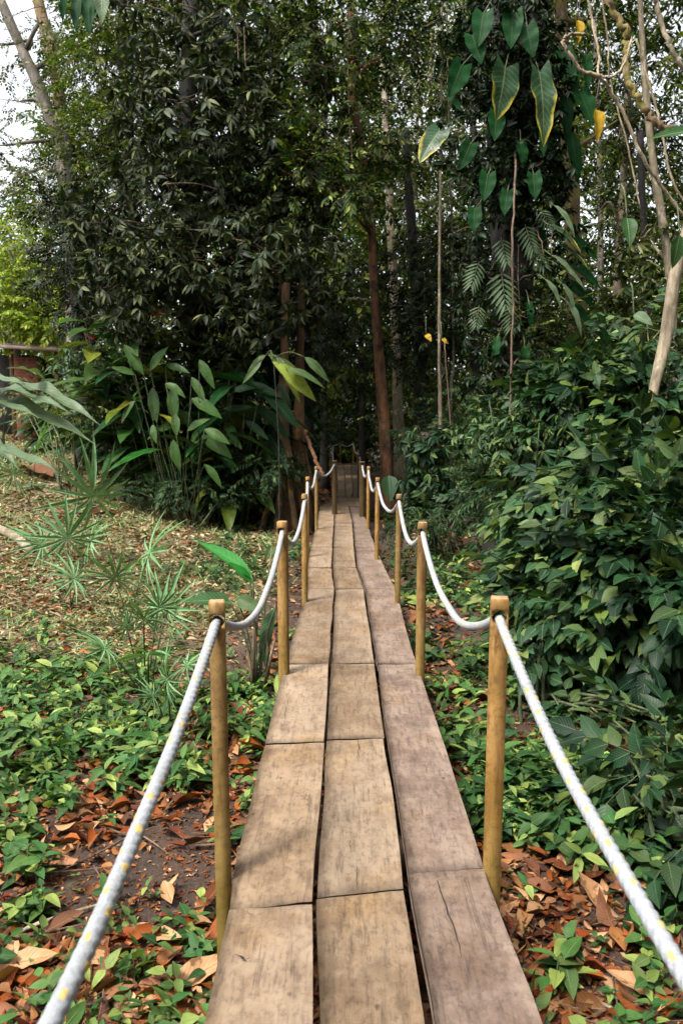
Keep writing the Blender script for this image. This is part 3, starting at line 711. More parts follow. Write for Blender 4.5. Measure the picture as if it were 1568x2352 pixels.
tree('slender_tree', 'slender leaning tree against the white sky at the top left corner', 'tree',
     [(-60, -160, 16, .07), (10, 20, 16, .09), (55, 120, 16, .10), (105, 240, 16, .11), (150, 420, 16, .13), (190, 900, 16, .18)],
     [px_ell(*e) for e in [(60, 230, 16, 80, 50, 60), (100, 60, 16, 90, 60, 70), (160, 120, 16.4, 80, 60, 90), (60, 400, 16, 60, 40, 50), (40, 330, 16, 50, 40, 20), (210, 230, 16, 110, 90, 210), (250, 340, 16, 110, 90, 230), (130, 460, 16, 110, 60, 160), (30, 100, 16, 70, 60, 45), (240, 60, 16, 120, 80, 150)]],
     'round', .42, 'canopy_grey', 'bark_grey', limbs=9, thr=.42)
tree('slender_tree', 'orange-barked slim tree with mossy stem, second from the top left corner', 'tree',
     [(60, -200, 17, .09), (85, -20, 17, .11), (110, 90, 17, .12), (135, 220, 17, .12), (170, 500, 17, .14), (210, 900, 17, .18)],
     [px_ell(*e) for e in [(90, 470, 17, 60, 50, 70), (170, 300, 17, 80, 60, 120), (60, 150, 17, 70, 60, 30)]],
     'small', .36, 'canopy', 'bark_mossy', limbs=3)
tree('leafy_bush', 'sunlit pale yellow-green bushy tree at the left edge above the hut', 'tree',
     [(30, 560, 19, .06), (35, 700, 19, .08), (40, 850, 19, .1)],
     [px_ell(*e) for e in [(30, 640, 19, 90, 50, 300), (60, 710, 19, 110, 45, 330), (0, 570, 19, 60, 60, 200), (10, 730, 18.5, 90, 40, 220), (120, 750, 18.5, 60, 30, 160)]],
     'small', .5, 'canopy_light', 'bark_grey', limbs=3, thr=.33)
tree('brown_tree', 'tall tree with thick reddish-brown leaning trunk right of the far boardwalk', 'tree',
     [(790, -400, 13.5, .05), (806, 0, 13.6, .06), (812, 230, 13.8, .065), (846, 450, 14, .072), (862, 700, 14, .08), (880, 950, 14, .095), (898, 1100, 14, .105)],
     [px_ell(*e) for e in [(800, 60, 13, 130, 120, 300), (900, 140, 13.4, 110, 100, 200), (720, 170, 13, 120, 110, 240), (770, 320, 12.8, 120, 90, 260), (900, 330, 13.4, 90, 80, 150), (700, 420, 12.6, 110, 90, 240), (800, 450, 12.2, 80, 50, 110), (980, 60, 13.2, 110, 110, 170), (800, -150, 13.4, 300, 160, 400)]],
     'small', .46, 'canopy', 'bark_brown', limbs=8, thr=.42)
tree('slim_tree', 'slim pale-trunked tree just right of the thick brown trunk', 'tree',
     [(870, -300, 16.6, .06), (880, 100, 16.6, .07), (895, 470, 16.6, .085), (906, 700, 16.6, .09), (922, 1100, 16.6, .11)],
     [px_ell(*e) for e in [(900, 250, 17, 120, 90, 220), (980, 350, 17, 120, 90, 220), (950, 480, 16.4, 90, 70, 150), (1000, 180, 17, 90, 80, 150)]],
     'round', .5, 'canopy_grey', 'bark_pale', limbs=4)
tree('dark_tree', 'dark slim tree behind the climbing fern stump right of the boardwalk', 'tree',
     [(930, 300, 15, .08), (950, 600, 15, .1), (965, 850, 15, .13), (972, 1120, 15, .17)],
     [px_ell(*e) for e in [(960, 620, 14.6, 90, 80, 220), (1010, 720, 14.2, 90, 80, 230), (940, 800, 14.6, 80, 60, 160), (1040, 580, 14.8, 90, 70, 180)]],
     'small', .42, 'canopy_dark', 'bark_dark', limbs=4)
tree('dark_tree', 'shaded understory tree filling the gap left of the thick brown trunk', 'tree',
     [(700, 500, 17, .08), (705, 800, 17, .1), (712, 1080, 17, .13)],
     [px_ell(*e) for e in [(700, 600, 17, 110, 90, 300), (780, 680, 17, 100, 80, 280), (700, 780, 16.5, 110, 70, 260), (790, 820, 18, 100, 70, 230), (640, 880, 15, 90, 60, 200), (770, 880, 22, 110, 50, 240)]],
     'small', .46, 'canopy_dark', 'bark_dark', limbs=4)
tree('understory_tree', 'understory tree with olive leaves between the two mid trunks', 'tree',
     [(1010, 500, 20, .07), (1015, 800, 20, .08), (1020, 1080, 20, .1)],
     [px_ell(*e) for e in [(1020, 480, 20, 120, 80, 260), (1050, 650, 19, 110, 80, 260), (1010, 850, 18.5, 120, 70, 260), (960, 960, 20, 100, 60, 180)]],
     'small', .5, 'canopy', 'bark_grey', limbs=4)
# big climber-clad tree right of the path
big = tree('climber_clad_tree', 'massive black-trunked tree right of the boardwalk, clad in climbing leaves', 'tree',
     [(1200, -420, 9.6, .3), (1190, 0, 9.5, .3), (1180, 350, 9.4, .28), (1175, 700, 9.3, .24), (1170, 1000, 9.2, .2), (1165, 1150, 9.1, .22)],
     [px_ell(*e) for e in [(1180, 60, 9.1, 110, 110, 380), (1232, 240, 9.2, 66, 130, 380), (1150, 250, 9.1, 90, 110, 360), (1200, 180, 9.0, 100, 90, 300), (1130, 420, 9.1, 90, 90, 260), (1228, 450, 9.1, 66, 90, 240), (1190, 640, 8.9, 90, 90, 260), (1180, 400, 8.9, 120, 70, 260), (1110, 120, 9.2, 70, 100, 150), (1180, 980, 8.9, 70, 110, 220), (1120, 520, 8.9, 90, 110, 240), (1240, 600, 8.8, 90, 120, 210), (1130, 720, 8.7, 80, 90, 160), (1200, 850, 8.5, 110, 70, 210), (1100, 300, 9.6, 100, 100, 200), (1100, 620, 9.2, 80, 80, 120), (1200, -250, 9.8, 420, 160, 500), (1080, 20, 10.4, 120, 120, 150)]],
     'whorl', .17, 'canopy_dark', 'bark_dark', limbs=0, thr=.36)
tree('mossy_tree', 'straight tree with orange and moss patched trunk behind the big clad tree', 'tree',
     [(1270, -300, 10.4, .085), (1286, 0, 10.4, .09), (1298, 250, 10.4, .095), (1312, 450, 10.4, .1), (1322, 680, 10.4, .11), (1330, 1000, 10.4, .14)],
     [px_ell(*e) for e in [(1330, 60, 11, 110, 90, 140), (1380, 300, 11, 80, 80, 90)]], 'small', .3, 'canopy', 'bark_mossy', limbs=2)
tree('mossy_tree', 'crooked pale mossy tree at the right edge rising out of the shrubs', 'tree',
     [(1640, 300, 6.6, .05), (1590, 500, 6.6, .055), (1548, 640, 6.6, .055), (1528, 780, 6.6, .05), (1502, 900, 6.5, .045), (1490, 1000, 6.5, .04), (1480, 1200, 6.5, .05)],
     [], 'small', .3, 'canopy', 'bark_pale')
tree('slim_tree', 'white-barked slim tree near the right edge, behind the crooked mossy one', 'tree',
     [(1460, -150, 10, .03), (1490, 300, 10, .04), (1530, 560, 10, .05), (1545, 760, 10, .055), (1535, 950, 10, .06), (1530, 1100, 10, .07)],
     [px_ell(*e) for e in [(1500, 560, 10.5, 80, 70, 110), (1450, 640, 10, 60, 60, 80)]], 'whorl', .24, 'canopy_grey', 'bark_pale', limbs=2)
tree('slim_tree', 'thin pinkish-grey trunk in the gap of light right of the clad tree', 'tree',
     [(1440, 200, 13, .05), (1432, 400, 13, .055), (1420, 600, 13, .065), (1415, 800, 13, .08), (1412, 1000, 13, .09)],
     [px_ell(*e) for e in [(1420, 330, 13.4, 110, 90, 190), (1480, 180, 13, 100, 90, 150), (1380, 480, 13.2, 100, 80, 180), (1500, 420, 13.4, 90, 80, 130)]], 'round', .36, 'canopy', 'bark_pale', limbs=4)
tree('slim_tree', 'dark thin trunk right of the pinkish-grey one in the gap of light', 'tree',
     [(1470, 300, 12, .05), (1478, 550, 12, .055), (1486, 800, 12, .065), (1490, 1000, 12, .08)],
     [px_ell(*e) for e in [(1520, 280, 12.4, 90, 80, 120), (1400, 150, 12.4, 80, 80, 80), (1440, 760, 11.5, 80, 60, 150), (1520, 800, 11, 80, 60, 130)]], 'small', .36, 'canopy', 'bark_dark', limbs=3)
for k, (px, Yd, r_, bk, lab) in enumerate([(1010, 13, .03, 'bark_pale', 'thin bare sapling right of the fern stump, nearer than its twin'), (1036, 14, .025, 'bark_grey', 'thin leaning bare sapling at the right of its twin'),
       (742, 21, .09, 'bark_dark', 'black trunk standing directly above the far boardwalk end'), (830, 22, .08, 'bark_dark', 'thin shaded trunk left of the thick brown trunk foot'), (620, 15, .07, 'bark_grey', 'grey trunk half hidden behind the leafy ginger clump'),
       (1090, 15, .08, 'bark_dark', 'dark trunk left of the massive clad tree'), (985, 24, .06, 'bark_pale', 'pale distant trunk between the dark tree and the saplings'), (955, 18, .05, 'bark_pale', 'pale thin trunk crossing the upper middle of the canopy'),
       (1375, 16, .06, 'bark_grey', 'grey distant trunk between the mossy and pinkish trunks')]):
    j = rng.uniform(-25, 25)
    tree('sapling' if r_ < .04 else 'slim_tree', lab, 'sapling' if r_ < .04 else 'tree', [(px - j, 40 if r_ >= .04 else -60, Yd, r_ * .6), (px + j * .4, 500 if r_ >= .04 else 760, Yd, r_ * .85), (px, 800 if r_ >= .04 else 900, Yd, r_), (px + 4, 1080, Yd, r_ * 1.15)],
         [], 'small', .3, 'canopy', bk, group='slim trunks deep in the forest')
# two buttressed ochre trunks left of the far boardwalk
for (px, Yd, lab) in ((652, 12.5, 'ochre buttressed trunk left of the far boardwalk, the left of two'), (688, 13, 'ochre buttressed trunk nearest the far boardwalk, right of its twin')):
    t_ = tree('buttressed_tree', lab, 'tree', [(px + 5, 650, Yd, .07), (px, 850, Yd, .075), (px - 2, 980, Yd, .1), (px, 1100, Yd, .15)], [], 'small', .3, 'canopy', 'bark_ochre', group='buttressed trunks left of the boardwalk')
    g = Geo(); b0 = at(px, 1000, Yd)
    for a in (-.9, -.2, .5, 1.2, 2.6):
        e = Vector((b0.x + .5 * math.sin(a), b0.y - .45 * math.cos(a), 0)); e.z = float(gz(e.x, e.y)) - .05
        V, T = tube(spline([(b0.x, b0.y, b0.z + .25), (b0.x * .6 + e.x * .4, b0.y * .6 + e.y * .4, .1 + .3 * b0.z), tuple(e)], 9), np.linspace(.03, .06, 9), 6, .2, 4); g.add(V, T)
    g.build('root', M['bark_ochre'], t_, smooth=True)
tree('buttressed_tree', 'broad black tree foot in the shade behind the ginger clump', 'tree', [(560, 500, 13.8, .1), (555, 800, 13.8, .13), (548, 950, 13.8, .18), (545, 1120, 13.8, .3)],
     [px_ell(*e) for e in [(620, 760, 13.6, 90, 70, 170), (560, 840, 13.2, 90, 60, 190), (640, 870, 13.4, 60, 50, 90)]], 'whorl', .24, 'canopy_dark', 'bark_dark', group='buttressed trunks left of the boardwalk', limbs=3)

tree('canopy_tree', 'tall tree whose crown roofs the dark tunnel at the far end of the boardwalk', 'tree',
     [(720, 0, 33, .2), (722, 500, 33, .24), (725, 1060, 33, .3)],
     [px_ell(*e) for e in [(760, 560, 34, 150, 80, 420), (860, 640, 34, 130, 70, 330), (700, 700, 34, 120, 60, 330), (800, 780, 34, 120, 60, 400), (820, 400, 33, 140, 90, 330), (780, 880, 35, 140, 50, 450)]],
     'far', .8, 'canopy_dark', 'bark_dark', limbs=5, thr=.2)
# far wood: one mass, layered deep
def far_wood():
    Ps = []
    for (n, x0, x1, y0, y1, zt, seed) in ((17000, -22, 24, 26, 34, 17, 1), (17000, -30, 32, 34, 44, 24, 2), (8000, -4, 14, 19, 26, 15, 3), (5500, -20, 24, 22, 30, 4.5, 4), (2500, 4, 14, 14, 20, 10, 5)):
        P = np.stack([rnd(n, x0, x1), rnd(n, y0, y1), rnd(n, 0, 1) ** .9 * zt], 1)
        # lower and thinner towards the open sky on the left
        px = P[:, 0] / P[:, 1]
        lim = np.where(px < -.24, 1.34 + P[:, 1] * np.interp(px, [-.5, -.42, -.36, -.29], [.14, .24, .5, .9]), 99)
        k = (P[:, 2] < lim) & clumpy(P, 1.6, .36 if seed != 4 else .2, seed)
        # thin the right upper canopy so sky shows through
        el = (P[:, 2] - 1.34) / P[:, 1]
        k &= ~((px > .3) & (el > .18) & (vn(P[:, 0] * .8, P[:, 2] * .8, 12) > .6))
        k &= ~((abs(px) < .16) & (el > .4) & (vn(P[:, 0] * .9, P[:, 2] * .9, 13) > .7))
        k &= (el < .22) | clumpy(P, 2.2, .38, seed + 7)
        Ps.append(P[k])
    P = np.concatenate(Ps); P[:, 2] += gz(P[:, 0], P[:, 1])
    # keep the walk itself clear
    P = P[~((abs(P[:, 0] + .5) < 2.2) & (P[:, 1] < 29.5) & (P[:, 2] < 2.3))]
    D = unit(len(P), -.6, .35)
    g = scatter('far', P, D, upj(len(P), .35), rnd(len(P), .5, 1.0))
    tag(g.build('far_wood', [M['far'], M['twig']]), 'dense wall of leafy jungle closing off the distance', 'forest', None, 'stuff')
far_wood()
def wood_around():
    # unseen jungle added behind and beside the viewpoint; keeps light mostly from above
    n = 15000; a = rnd(n, R(42), R(318)); rr = rnd(n, 8.5, 13); P = np.stack([np.sin(a) * rr, np.cos(a) * rr, 11 * rnd(n, 0, 1)], 1)
    P = P[((abs(P[:, 0]) / np.maximum(P[:, 1], .1) > .75) | (P[:, 1] < 0)) & ~((P[:, 0] < -3) & (P[:, 1] > -6) & (P[:, 2] > 2.2))]
    g = scatter('far', P, unit(len(P), -.6, .35), upj(len(P), .35), rnd(len(P), .9, 1.6))
    tag(g.build('shade_wood', [M['far'], M['twig']]), 'unseen leafy jungle added around and behind the viewpoint to cut side light', 'forest', None, 'stuff')
    # unseen leaf roof above the view, added to shade the forest interior
    n = 9000; P = np.stack([rnd(n, -13, 15), rnd(n, 8, 27), rnd(n, 0, 1)], 1); P[:, 2] = 1.9 + P[:, 1] * .66 + 3.5 * P[:, 2]
    k = clumpy(P, 1.8, .4, 5) & ~((P[:, 0] / P[:, 1] < -.22)) & ~((abs(P[:, 0] + .1) < 3) & (P[:, 1] < 30)); P = P[k]
    g = scatter('far', P, unit(len(P), -.6, .35), upj(len(P), .35), rnd(len(P), .7, 1.3))
    tag(g.build('shade_canopy', [M['far'], M['twig']]), 'unseen leafy canopy added above the view to shade the forest', 'forest', None, 'stuff')
wood_around()

# ---------------------------------------------------------------- big leaves: climbers, ginger, banana
big_heart = leafT(12, 7, .6, 'heart', .12, .15, .03)
big_heart_n = leafT(12, 7, .36, 'heart', .16, .2, .035)
big_lance = leafT(10, 5, .26, 'lance', .2, .35, .012)
big_ovate = leafT(9, 5, .5, 'ovate', .14, .22, .012)
blade = leafT(8, 3, .1, 'blade', .25, .3)
def big_leaf(parent, pos, d, up, s, tmpl, mat, stalk=None, name='leaf'):
    V, T, U, _ = place(tmpl, np.array([pos], float), np.array([d], float), np.array([up], float), s)
    g = Geo().add(V, T, U)
    if stalk is not None:
        a = np.array(stalk, float); c = np.array(pos, float)
        mid = (a + c) / 2 + [0, 0, .08]
        v, t = tube(spline([a, mid, c], 7), .006, 5); g.add(v, t, None, 1)
    return g.build(name, [M[mat], M['stem']], parent, smooth=True)
def facing(px, py, Yd, ang, tilt=.0):
    """leaf hanging on a trunk and facing out of it towards the path: tip direction ang (deg, 0=right, -90=down), and its normal"""
    a = R(ang); d = np.array([math.cos(a), -.35 + rng.uniform(-.1, .1), math.sin(a)]); n = np.array([rng.uniform(-.2, .2) + tilt, -1, .35])
    return d, n
cl = empty('philodendron', tuple(at(1180, 300, 9.0)), 'climbing philodendron with big yellow-edged heart leaves high on the clad trunk', 'climber')
for (px, py, ln, ang, mt) in [(1160, 155, 118, -97, 'philo'), (1238, 165, 165, -84, 'philo_n'), (1178, 30, 105, -95, 'philo_dark'), (1085, 80, 95, -75, 'philo_dark'), (1247, 300, 80, -92, 'philo_dark'), (1010, 300, 90, -125, 'philo'),
                              (1060, 150, 110, -110, 'philo_dark'), (1330, 210, 120, -70, 'philo_dark'), (1290, 120, 120, -80, 'philo_dark'), (1270, 370, 90, -60, 'philo_dark'), (1345, 130, 100, -85, 'philo_dark'), (1110, 30, 110, -100, 'philo_dark'), (1210, 60, 95, -80, 'philo_dark'), (1140, 260, 90, -95, 'philo_dark'), (1225, 400, 80, -88, 'philo_dark'), (1165, 440, 75, -100, 'philo_dark'), (1080, 330, 85, -112, 'philo_dark'), (1195, 330, 70, -80, 'philo_dark'), (1090, 480, 75, -95, 'philo_dark'), (1215, 700, 70, -85, 'philo_dark'), (1140, 780, 70, -95, 'philo_dark'), (1205, 800, 65, -80, 'philo_dark'), (1160, 880, 60, -90, 'philo_dark'), (1120, 400, 90, -100, 'philo_dark'), (1030, 210, 70, -60, 'philo_dark')]:
    Yd = 8.3 if px < 1260 else 9.0
    p = at(px, py, Yd); d, n = facing(px, py, Yd, ang, rng.uniform(-.4, .4))
    big_leaf(cl, p, d, n, ln * Yd / F * (.72 if mt == 'philo_dark' else 1), big_heart_n if mt == 'philo_n' or rng.random() < .4 and mt != 'philo' else big_heart, mt.replace('_n', ''), stalk=(np.array(at((px + 1190) / 2, py - 30, 9.1))))
cl = empty('philodendron', tuple(at(1290, 450, 9.6)), 'dark green strap-leaved climber hanging on the mossy trunk', 'climber')
for (px, py, ln, ang) in [(1250, 330, 110, -62), (1262, 420, 100, -75), (1290, 200, 120, -80), (1310, 300, 110, -82), (1225, 500, 90, -70), (1320, 140, 100, -95), (1296, 540, 90, -30), (1300, 600, 95, -32), (1290, 640, 95, -35), (1300, 690, 90, -40), (1260, 480, 80, -66)]:
    p = at(px, py, 9.0); d, n = facing(px, py, 9.0, ang); big_leaf(cl, p, d, n, ln * 9.0 / F, big_lance, 'philo_dark', stalk=np.array(at(1305, py, 10.3)))
# split-leaf climber, pale pinnate leaves low on the trunk
cl = empty('monstera', tuple(at(1180, 700, 8.8)), 'split-leaf climber with pale fingered leaves halfway up the clad trunk', 'climber')
fing = leafT(4, 3, .2, 'blade', .15, .25)
def split_leaf(parent, px, py, Yd, size, ang, mat):
    p = np.array(at(px, py, Yd)); a = R(ang); ax = np.array([math.cos(a), -.3, math.sin(a)]); ax /= np.linalg.norm(ax)
    nrm = np.array([0, -1, .4]); sidev = np.cross(nrm, ax); sidev /= np.linalg.norm(sidev)
    n = 7; t = np.repeat(np.linspace(.1, .95, n), 2); sd_ = np.tile([1, -1], n)
    P = p + ax * t[:, None] * size; an = 1.15 - .7 * t
    D = ax * np.cos(an)[:, None] + sidev * (sd_ * np.sin(an))[:, None]
    V, T, U, _ = place(fing, P, D, np.tile(nrm, (2 * n, 1)), size * (.55 - .2 * abs(t - .45)))
    g = Geo().add(V, T, U); v, tt = tube([p, p + ax * size], .004, 4); g.add(v, tt, None, 1)
    g.build('leaf', [M[mat], M['stem']], parent)
for (px, py, s_, ang) in [(1150, 545, 60, -80), (1205, 515, 62, -75), (1150, 620, 85, -85), (1215, 560, 60, -60), (1100, 600, 60, -110), (1175, 700, 55, -95), (1240, 480, 50, -60), (1100, 700, 50, -100)]:
    split_leaf(cl, px, py, 8.5, s_ * 8.5 / F, ang, 'banana')
# long blades leaning out of the right side of the trunk
cl = empty('strap_leaf_climber', tuple(at(1270, 560, 8.6)), 'climber with narrow grey blades fanning right out of the clad trunk', 'climber')
for (px, py, ln, ang) in [(1258, 515, 90, -28), (1275, 560, 85, -22), (1282, 610, 75, -30), (1265, 585, 80, -35), (1290, 650, 70, -55), (1270, 470, 80, -45), (1300, 690, 80, -55), (1250, 640, 70, -48)]:
    p = at(px, py, 8.2); d, n = facing(px, py, 8.2, ang); big_leaf(cl, p, d, np.array([.1, -.6, .9]), ln * 8.6 / F, big_lance, 'banana' if ln < 85 else 'philo', stalk=np.array(at(px - 40, py + 10, 8.9)))

def clump_plant(name, label, cat, px, py, n, h, ln, spread, tmpl, mat, lean=.5, group=None, Yd=None, droop=.6, pos=None):
    """tall stalks with big leaves"""
    b0 = gpt(px, py) if pos is None else Vector(pos)
    if Yd is not None: b0 = at(px, py, Yd); b0.z = float(gz(b0.x, b0.y))
    root = empty(name, tuple(b0), label, cat, group)
    gs, gl = Geo(), Geo()
    for k in range(n):
        a = rng.uniform(0, 2 * np.pi); r_ = spread * math.sqrt(rng.uniform(0, 1)); hh = h * rng.uniform(.65, 1.1)
        s0 = np.array([b0.x + r_ * math.cos(a) * .5, b0.y + r_ * math.sin(a) * .5, 0]); s0[2] = float(gz(s0[0], s0[1])) - .03
        s1 = s0 + [math.cos(a) * lean * hh * .5, math.sin(a) * lean * hh * .5, hh]
        sp = spline([s0, s0 * .5 + s1 * .5 + [0, 0, .08 * hh], s1], 8); v, t = tube(sp, np.linspace(.014, .005, 8), 5); gs.add(v, t)
        m_ = rng.integers(6, 10)
        f = np.linspace(.32, 1, m_); Pp = np.stack([np.interp(f * 7, np.arange(8), sp[:, c]) for c in range(3)], 1)
        aa = a + np.arange(m_) * np.pi * .86 + rnd(m_, -.5, .5)
        D = np.stack([np.cos(aa), np.sin(aa), .5 - droop * (1 - f * .4) + rnd(m_, -.35, .25)], 1)
        V, T, U, _ = place(tmpl, Pp, D, upj(m_, .25), ln * rnd(m_, .7, 1.15)); gl.add(V, T, U)
    gs.build('stem', M['stem'], root); gl.build('foliage', M[mat], root, smooth=True)
    return root
giL = [('dark glossy ginger clump with drooping spotted leaves left of the boardwalk', 420, 12.2, 18, 2.4, .8, 1.1, .95), ('ginger clump with upright leaves in the middle of the left thicket', 330, 12.6, 15, 2.7, .84, .8, .55),
       ('ginger clump leaning over the shade beside the black tree foot', 520, 12.4, 13, 2.0, .72, .8, 1.0), ('pale-leaved ginger clump at the left end of the thicket', 215, 14, 15, 1.7, .58, .9, .8), ('low pale ginger clump behind the fan palms, nearest the hut', 130, 16.5, 12, 1.1, .55, .8, .8)]
for k, (lab, px, Yd, n, h, ln, sp_, dr) in enumerate(giL):
    clump_plant('ginger_plant', lab, 'plant', px, 1100, n, h, ln, sp_, leafT(8, 5, .32, 'lance', .14, .3, .012), 'ginger' if k < 3 else 'shrub', .45, 'ginger clumps along the clearing', droop=dr, Yd=Yd)
# arching dark leaves right of the clump
clump_plant('arum_plant', 'arching dark blue-green leaves reaching from the thicket towards the ochre trunks', 'plant', 560, 1080, 8, 2.0, .85, .8, leafT(8, 5, .22, 'lance', .16, .45, .02), 'shrub_dark', .6, droop=.9, Yd=13)
def hand_leaves(name, label, Yd, foot, L, wid, mats, droop=.2, hub=None):
    b0 = at(foot, 1100, Yd); b0.z = float(gz(b0.x, b0.y)); pl = empty(name, tuple(b0), label, 'plant', 'ginger clumps along the clearing')
    h_ = None if hub is None else np.array(at(hub[0], hub[1], Yd))
    if hub is not None: Geo().add(*tube(spline([np.array(b0) - [0, 0, .1], (np.array(b0) + h_) / 2 + [.04, 0, 0], h_], 9), np.linspace(.014, .008, 9), 6, .2)).build('stem', M['bark_dark'], pl, smooth=True)
    for k, (x0, y0, x1, y1) in enumerate(L):
        yy_ = Yd + rng.uniform(-.35, .2); p = np.array(at(x0, y0, yy_)); q_ = np.array(at(x1, y1, yy_ - .12)); d = q_ - p; n_ = np.cross(np.cross(d, (0, -.75, .66)), d) * -1; n_ = n_ / np.linalg.norm(n_)
        n_ = n_ if n_[1] < 0 or n_[2] > 0 else -n_
        big_leaf(pl, p, d, n_ + rng.normal(0, .15, 3), np.linalg.norm(d) * 1.12, leafT(9, 5, wid * rng.uniform(.85, 1.15), 'lance', .16, droop * rng.uniform(.4, 1.4), .012), mats[k % len(mats)], stalk=(h_ if h_ is not None else np.array(b0) * .7 + np.array([p[0], b0[1] + .25, b0[2]]) * .3 + [rng.uniform(-.2, .2), rng.uniform(0, .3), 0]))
hand_leaves('ginger_plant', 'ginger stand with long leaves hanging face-on before the dark thicket', 11.3, 420, [(350, 890, 357, 962), (396, 892, 398, 958), (402, 950, 404, 995), (440, 866, 468, 915), (440, 915, 502, 948), (458, 826, 488, 882), (398, 1010, 405, 1072), (464, 1000, 526, 1041), (470, 1066, 508, 1107),
    (351, 975, 354, 1010), (285, 792, 326, 848), (380, 838, 428, 848), (430, 990, 470, 960), (330, 860, 300, 830), (345, 850, 372, 800), (470, 985, 520, 1010), (310, 920, 275, 960), (380, 880, 420, 900), (310, 860, 262, 842)], .34, ['ginger'])
hand_leaves('ginger_plant', 'long dark leaves arching right out of the thicket over the roots', 12, 520, [(528, 845, 614, 900), (600, 890, 680, 968), (590, 930, 664, 998), (560, 965, 612, 1000), (500, 948, 572, 930), (560, 880, 640, 905), (530, 900, 590, 880), (640, 880, 668, 925)], .27, ['shrub_dark'])
hand_leaves('ginger_plant', 'pale horizontal leaves fanning left from the thicket towards the hut', 13, 215, [(189, 968, 135, 976), (135, 914, 70, 922), (208, 912, 145, 909), (250, 945, 298, 928), (268, 985, 303, 962), (210, 950, 262, 940), (240, 870, 180, 860), (235, 900, 165, 880), (220, 935, 150, 945), (255, 905, 310, 890), (262, 1012, 300, 1000), (230, 890, 255, 845), (200, 880, 140, 850)], .26, ['banana', 'shrub'])
# banana leaves at the left edge
bn = empty('banana_plant', tuple(gpt(10, 1060)), 'banana plant with long grey-green arching leaves at the left edge', 'plant')
b0 = bn.location
ban = leafT(14, 7, .2, 'blade', .22, .35, .03)
for (x0, y0, x1, y1) in [(-60, 920, 190, 905), (-40, 900, 130, 855), (-60, 930, 60, 880), (-60, 1040, 105, 995), (-80, 880, 40, 810), (20, 880, 210, 880), (-60, 990, 30, 1010), (100, 870, 30, 800)]:
    p = np.array(at(x0, y0, 8.2)); q_ = np.array(at(x1, y1, 7.6)); d = q_ - p
    big_leaf(bn, p, d, np.array([.1, -.35, 1]), np.linalg.norm(d), ban, 'banana', stalk=np.array(b0) + [rng.uniform(-.1, .1), 0, .3])
g = Geo(); v, t = tube(spline([np.array(b0) - [0, 0, .1], np.array(b0) + [-.05, 0, .6]], 6), np.linspace(.09, .06, 6), 9); g.add(v, t); g.build('stem', M['stem'], bn, smooth=True)

# fan palms
lfl = leafT(5, 3, .095, 'blade', .45, .28)
def fan(parent, base, hub, size, face, n=15, spread=150, mat='fan'):
    """petiole from base to hub, leaflets radiating round the hub axis"""
    base = np.array(base, float); hub = np.array(hub, float)
    ax = hub - base; ax /= np.linalg.norm(ax); ax = ax * .6 + np.array(face) * .6; ax /= np.linalg.norm(ax)
    nrm = np.cross(np.cross(ax, (rng.uniform(-.3, .3), -.5, 1.)), ax); nrm /= np.linalg.norm(nrm); sd_ = np.cross(nrm, ax)
    a = np.radians(np.linspace(-spread, spread, n) + rnd(n, -4, 4))
    D = ax * np.cos(a)[:, None] + sd_ * np.sin(a)[:, None] + nrm * rnd(n, .0, .3)[:, None]
    V, T, U, _ = place(lfl, np.tile(hub, (n, 1)), D, np.tile(nrm, (n, 1)) + rng.normal(0, .15, (n, 3)), size * 1.12 * (1 - .25 * np.abs(a) / a.max()) * rnd(n, .85, 1.1))
    g = Geo().add(V, T, U)
    v, t = tube(spline([base, (base + hub) / 2 + [0, 0, .05], hub], 8), np.linspace(.007, .004, 8), 5); g.add(v, t, None, 1)
    g.build('frond', [M[mat], M['stem']], parent)
palms = [('fan palm with one tall star-like frond at the back of the clearing', (270, 1330), [(212, 1140, 105, (0, -.3, .8)), (330, 1285, 60, (.4, -.4, .2))]),
         ('fan palm with upright narrow fans near the left edge of the clearing', (165, 1400), [(155, 1235, 80, (0, -.2, 1)), (95, 1250, 70, (-.7, -.3, .2)), (210, 1240, 60, (.6, -.2, .5))]),
         ('fan palm seedling in the middle of the clearing, right of the tall one', (300, 1450), [(262, 1330, 80, (.2, -.6, .2)), (345, 1270, 80, (.5, -.4, .1)), (170, 1330, 70, (-.7, -.4, .1))]),
         ('fan palm seedling nearest the first left post, fronds facing up', (340, 1560), [(330, 1425, 75, (0, -.6, .4)), (385, 1400, 80, (.3, -.4, .5)), (365, 1395, 60, (-.2, -.3, .9))]),
         ('drooping fan palm seedling half sunk in the herbs, lowest in the clearing', (330, 1620), [(340, 1505, 95, (.1, -.8, -.2)), (240, 1490, 70, (-.7, -.6, -.2)), (430, 1530, 55, (.7, -.4, -.1)), (290, 1440, 50, (-.3, -.3, .5))]),
         ('grassy fan palm seedling beside the near left rope', (375, 1680), [(385, 1560, 70, (.1, -.1, 1)), (350, 1600, 50, (-.7, -.5, .1))]),
         ('fan palm seedling leaning at the far left behind the banana leaf', (70, 1160), [(90, 1020, 60, (.3, -.5, .3)), (30, 1090, 55, (-.4, -.5, .4))])]
for lab, (bx, by), fr in palms:
    b0 = gpt(bx, by); root = empty('fan_palm', tuple(b0), lab, 'palm', 'young fan palms in the clearing')
    for (hx, hy, sz, face) in fr:
        Yh = b0.y + rng.uniform(-.25, .2); h_ = at(hx, hy, Yh)
        fan(root, b0 + Vector((rng.uniform(-.04, .04), 0, -.02)), h_, sz * 1.1 * Yh / F * 1.15, face)

